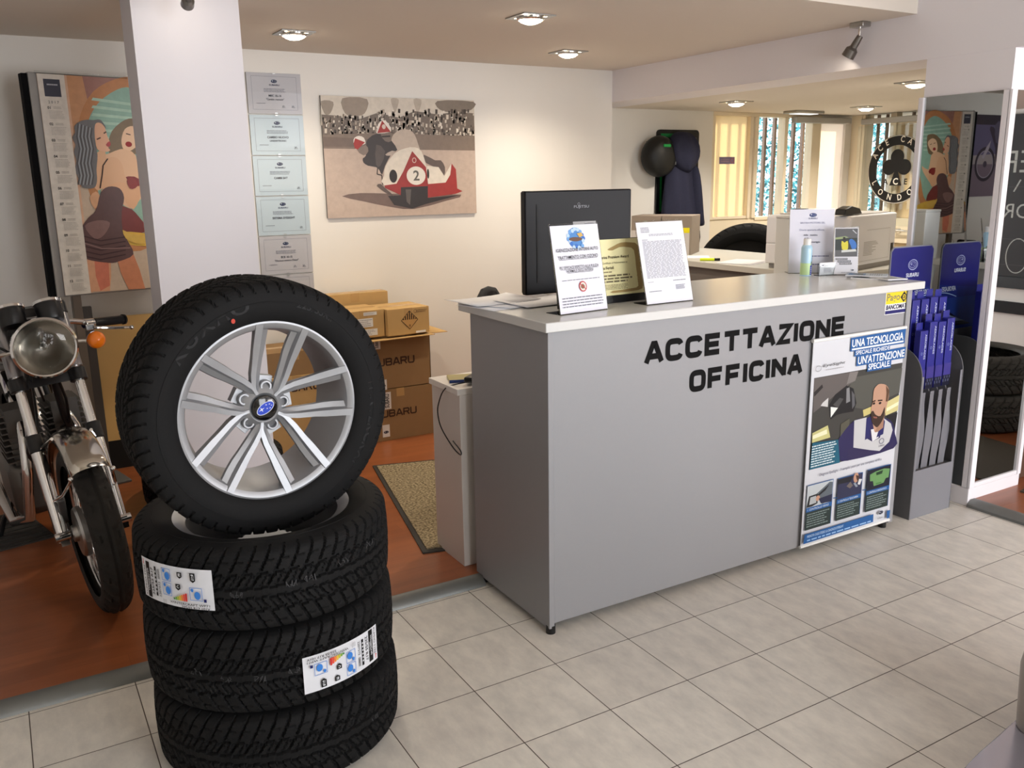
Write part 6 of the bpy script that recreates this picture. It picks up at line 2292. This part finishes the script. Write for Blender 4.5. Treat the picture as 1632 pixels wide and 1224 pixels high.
# mudguard: arched shell
g = G()
rings = []
for k in range(19):
    a = R(122 - (122 + 32) * k / 18 + 0)      # from the front tip over the top to the rear
    a = R(128 - 8.2 * k)
    rg = []
    for i in range(13):
        b = R(-90 + 180 * i / 12)
        rr_ = .334 + .040 * math.cos(b) ** .8
        rg.append((.062 * math.sin(b), -rr_ * -math.cos(a), .318 + rr_ * math.sin(a)))
    rings.append(rg)
v = [p_ for rg in rings for p_ in rg]
f = [(k * 13 + i, k * 13 + i + 1, (k + 1) * 13 + i + 1, (k + 1) * 13 + i) for k in range(18) for i in range(12)]
g.add([(x, y, z) for x, y, z in v], f)
mg = msub(g, 'front_mudguard', pm('mudguard_chrome', (188, 182, 172), .14, 1.0), smooth=60)
so = mg.modifiers.new('thickness', 'SOLIDIFY'); so.thickness = .002
g = G()
for sx in (-1, 1):
    g.tube([(.062 * sx, -.215, .585), (.085 * sx, -.10, .50), (.10 * sx, .02, .45)], .005, 8)
    g.tube([(.064 * sx, .02, .67), (.085 * sx, .10, .63), (.098 * sx, .165, .60)], .006, 8)
    g.ball((.066 * sx, -.215, .585), .009, 10, 8)
msub(g, 'mudguard_stay', M_chrome, mg)

# headlamp
HC = Vector((0, .185, .962))
fd = Vector((0, -1, -.04)).normalized()
g = G()
g.lathe([(.001, -.125), (.05, -.118), (.085, -.085), (.103, -.03), (.106, 0), (.110, .004), (.110, .016), (.103, .022), (.098, .018)], HC, fd, 48)
hl = msub(g, 'headlamp', M_chrome)
g = G(); g.lathe([(.0985, .016), (.085, .024), (.05, .032), (.001, .035)], HC, fd, 48); msub(g, 'lens', pm('headlamp_glass', (250, 250, 245), .03, trans=1.0, ior=1.35), hl, 60)
g = G(); g.lathe([(.097, .010), (.075, -.025), (.045, -.05), (.02, -.06), (.001, -.06)], HC, fd, 40); msub(g, 'reflector', pm('reflector_silver', (176, 172, 166), .16, 1.0), hl, 60)
g = G(); g.ball(HC + fd * -.02, (.012, .022, .012), 12, 8); g.cyl(HC + Vector((0, .03, .02)), HC + Vector((.0, -.005, .065)), .006); msub(g, 'bulb', M_steel, hl)
for sx in (-1, 1):
    x = .172 * sx
    g = G(); g.tube([(.10 * sx, .26, .95), (.14 * sx, .255, .947), (.152 * sx, .25, .945)], .0075, 8)
    sg = msub(g, 'turn_signal', M_chrome)
    g = G(); g.lathe([(.001, -.035), (.024, -.03), (.032, -.008), (.033, .0)], (x + .012 * sx, .245, .944), (0, -1, 0), 28); msub(g, 'shell', M_chrome, sg)
    g = G(); g.lathe([(.0325, 0), (.031, .012), (.022, .022), (.001, .026)], (x + .012 * sx, .245, .944), (0, -1, 0), 28); msub(g, 'amber_lens', M_amber, sg, 60)
for sx in (-1, 1):
    c = Vector((.062 * sx - .004, .30, 1.075))
    up_ = Vector((0, .45, .89)).normalized()
    g = G(); g.lathe([(.001, -.05), (.04, -.045), (.045, -.035), (.046, .025), (.001, .025)], c, up_, 36)
    gg_ = msub(g, 'gauge', M_black)
    g = G(); g.lathe([(.046, .018), (.050, .020), (.050, .030), (.042, .032), (.041, .027)], c, up_, 36); msub(g, 'bezel', M_chrome, gg_)
    g = G(); g.lathe([(.0415, .028), (.001, .029)], c, up_, 36); msub(g, 'dial', pm('dial_black', (24, 24, 26), .2), gg_)
g = G(); g.box(-.09, .09, .29, .33, 1.0, 1.03); msub(g, 'gauge_bracket', M_black, bev=.004)
# handlebar, grips, levers
g = G()
g.tube([(-.34, .50, .962), (-.22, .44, .978), (-.12, .40, 1.01), (-.05, .385, 1.03), (.05, .385, 1.03), (.12, .40, 1.01), (.22, .44, .978), (.34, .50, .962)], .0112, 14)
msub(g, 'handlebar', M_chrome)
for sx in (-1, 1):
    a, b = Vector((.225 * sx, .442, .977)), Vector((.345 * sx, .503, .961))
    d_ = (b - a).normalized()
    g = G()
    prof = []
    L = (b - a).length
    for k in range(25):
        prof.append((.0165 + (.0016 if k % 2 else 0), L * k / 24))
    prof = [(.001, 0)] + prof + [(.021, L), (.021, L + .008), (.001, L + .008)]
    g.lathe(prof, a, d_, 20); msub(g, 'grip', M_black)
    g = G()
    g.tube([a + Vector((-.02 * sx, -.01, -.008)), a + Vector((.0, -.045, -.014)), a + Vector((.06 * sx, -.045, -.026)), a + Vector((.135 * sx, .005, -.044))], [.008, .007, .006, .005], 8)
    g.ball(a + Vector((.137 * sx, .006, -.045)), .009, 10, 8)
    msub(g, 'lever', M_chrome)
    g = G(); g.cyl(a - d_ * .045, a - d_ * .003, .0195, seg=18); g.obox(a - d_ * .025 + Vector((0, -.012, -.012)), (.016, 0, 0), (0, .012, 0), (0, 0, .013))
    msub(g, 'switch_housing', M_chrome, bev=.003)
# frame, engine, tank, seat, rear end
g = G()
for sx in (-1, 1):
    g.tube([(.03 * sx, .42, .92), (.06 * sx, .50, .62), (.12 * sx, .56, .36), (.13 * sx, .70, .24), (.13 * sx, 1.05, .26), (.12 * sx, 1.20, .45), (.10 * sx, 1.22, .72), (.10 * sx, 1.05, .76), (.05 * sx, .50, .86)], .015, 10)
    g.tube([(.12 * sx, 1.15, .36), (.12 * sx, 1.42, .318)], .016, 10)
    g.tube([(.13 * sx, 1.20, .72), (.13 * sx, 1.42, .34)], .014, 10)
msub(g, 'frame', M_black)
g = G(); g.cyl((0, .40, .80), (0, .46, .98), .03); msub(g, 'steering_head', M_black)
ENG = pm('engine_alloy', (92, 88, 84), .4, .7)
g = G(); g.box(-.17, .17, .62, 1.02, .20, .44); msub(g, 'crankcase', ENG, bev=.04)
for xo in (-.085, .085):
    g = G()
    for k in range(9):
        z = .45 + .023 * k
        s_ = .078 - .001 * k
        g.box(xo - s_, xo + s_, .60 + .006 * k, .80 + .006 * k, z, z + .006)
    g.box(xo - .05, xo + .05, .63, .78, .43, .66)
    msub(g, 'cylinder', ENG)
    g = G(); g.tube([(xo, .61, .60), (xo * 1.1, .55, .56), (xo * 1.3, .53, .42), (xo * 1.6, .58, .22), (xo * 2.1, .75, .16), (xo * 2.2, 1.7, .22)], [.020, .021, .021, .021, .021, .034], 14)
    msub(g, 'exhaust_pipe', M_chrome)
g = G()
g.loft([[(.02 * math.cos(a), .44, .93 + .03 * math.sin(a)) for a in [2 * PI * k / 20 for k in range(20)]],
        [(.10 * math.cos(a), .50, .93 + .075 * math.sin(a)) for a in [2 * PI * k / 20 for k in range(20)]],
        [(.145 * math.cos(a), .62, .92 + .10 * math.sin(a)) for a in [2 * PI * k / 20 for k in range(20)]],
        [(.14 * math.cos(a), .80, .90 + .09 * math.sin(a)) for a in [2 * PI * k / 20 for k in range(20)]],
        [(.10 * math.cos(a), .96, .87 + .06 * math.sin(a)) for a in [2 * PI * k / 20 for k in range(20)]],
        [(.05 * math.cos(a), 1.0, .86 + .03 * math.sin(a)) for a in [2 * PI * k / 20 for k in range(20)]]])
msub(g, 'fuel_tank', pm('tank_dark_blue', (22, 22, 42), .2, coat=.5), smooth=60)
g = G(); g.prism([(-.12, .98, .80), (-.12, 1.0, .88), (-.12, 1.2, .86), (-.12, 1.5, .90), (-.12, 1.62, .92), (-.12, 1.62, .84), (-.12, 1.2, .78)], (.24, 0, 0)); msub(g, 'seat', M_blackmat, bev=.02)
RC = Vector((0, 1.43, .318))
moto_wheel(RC, 'rear_wheel')
g = G()
rings = []
for k in range(15):
    a = R(150 - 11 * k)
    rings.append([(.06 * math.sin(R(-90 + 20 * i)), 1.43 - .36 * math.cos(a) - .02 * math.cos(a) * math.cos(R(-90 + 20 * i)), .318 + (.36 + .02 * math.cos(R(-90 + 20 * i))) * math.sin(a)) for i in range(10)])
v = [q for r_ in rings for q in r_]
g.add(v, [(k * 10 + i, k * 10 + i + 1, (k + 1) * 10 + i + 1, (k + 1) * 10 + i) for k in range(14) for i in range(9)])
msub(g, 'rear_mudguard', M_chrome, smooth=60)
g = G(); g.tube([(-.10, .95, .24), (-.20, 1.0, .10), (-.24, 1.0, .0)], .012, 8); g.tube([(.10, .95, .24), (.16, .95, .08), (.17, .95, -.02)], .012, 8); msub(g, 'centre_stand', M_black)
g = G(); g.tube([(.02, .36, 1.0), (.03, .30, .86), (.06, .38, .72), (.07, .48, .60), (.05, .58, .56)], .006, 8)
g.tube([(-.03, .34, 1.0), (-.05, .25, .9), (-.06, .30, .70), (-.10, .16, .55), (-.085, .11, .44)], .005, 8)
g.tube([(-.16, .44, 1.02), (-.16, .30, 1.0), (-.08, .26, .93), (-.03, .34, .80), (.0, .50, .70)], .005, 8)
msub(g, 'control_cables', M_black)

# rubber strip mat on the floor under the motorcycle, small floor lamp stud
t = thing('floor_mat', 'dark grey ribbed rubber strip on the wooden floor beneath the motorcycle', 'mat', (-1.95, 2.06, 0.03), R(14))
g = G(); g.box(-.95, .58, -.20, .26, 0, .006); msub_m = g.build('pad', pm('rubber_mat_grey', (64, 62, 60), .7, noise=.1, nscale=30), t)
g = G()
for k in range(8):
    y = -.18 + .058 * k
    g.box(-.94, .57, y, y + .02, .006, .010)
g.build('rib', pm('rubber_mat_rib', (56, 54, 52), .75), t)

# ---------------------------------------------------------------- silver vehicle corner at the right edge
SV = pm('silver_car_paint', (176, 174, 186), .22, .6, coat=.5)
cr = thing('vehicle', 'corner of a silver vehicle cutting into the bottom right edge', 'vehicle', (1.5, -2.0, 0.0))
def xs(y):            # left flank
    return y
rows = []
for z, ix in ((.122, -.004), (.20, -.006), (.30, -.008), (.40, .0), (.50, .02), (.62, .06), (.72, .16), (.78, .34)):
    rg = []
    for k in range(9):                       # rounded front left corner then front edge
        a = R(180 - 90 * k / 8)
        rg.append((.742 + ix + .05 + .05 * math.cos(a) - 1.5, -1.06 - ix * 1.6 - .06 + .06 * math.sin(a) + 2.0, z))
    rg += [(1.45 - ix - 1.5, -1.06 - ix * 1.6 + 2.0, z), (1.5 - ix - 1.5, -1.4 + 2.0, z), (1.5 - ix - 1.5, -2.3 + 2.0, z + .05 * (z > .6)), (.742 + ix - 1.5, -2.3 + 2.0, z + .05 * (z > .6))]
    rows.append(rg)
g = G(); g.loft(rows)
g.build('bodywork', pm('warm_grey_car_paint', (150, 142, 138), .3, .3, coat=.4), cr, 50)
lp = [(.20, -1.32), (.30, -1.19), (.417, -1.113), (.486, -1.095), (.568, -1.079), (.668, -1.065), (.754, -1.052), (.90, -1.035), (1.4, -1.03), (1.48, -1.3), (1.4, -1.5), (.5, -1.5), (.28, -1.45)]
g = G(); g.prism([(x - 1.5, y + 2.0, .105) for x, y in lp], (0, 0, .015))
g.build('front_lip', SV, cr, bev=.004)
for x in (.86, 1.38):
    g = G(); g.lathe([(.001, -.07), (.19, -.07), (.22, -.05), (.22, .05), (.19, .07), (.001, .07)], (x - 1.5, -2.0 + 2.0, .22), (1, 0, 0), 40); g.build('wheel', M_rubber, cr)
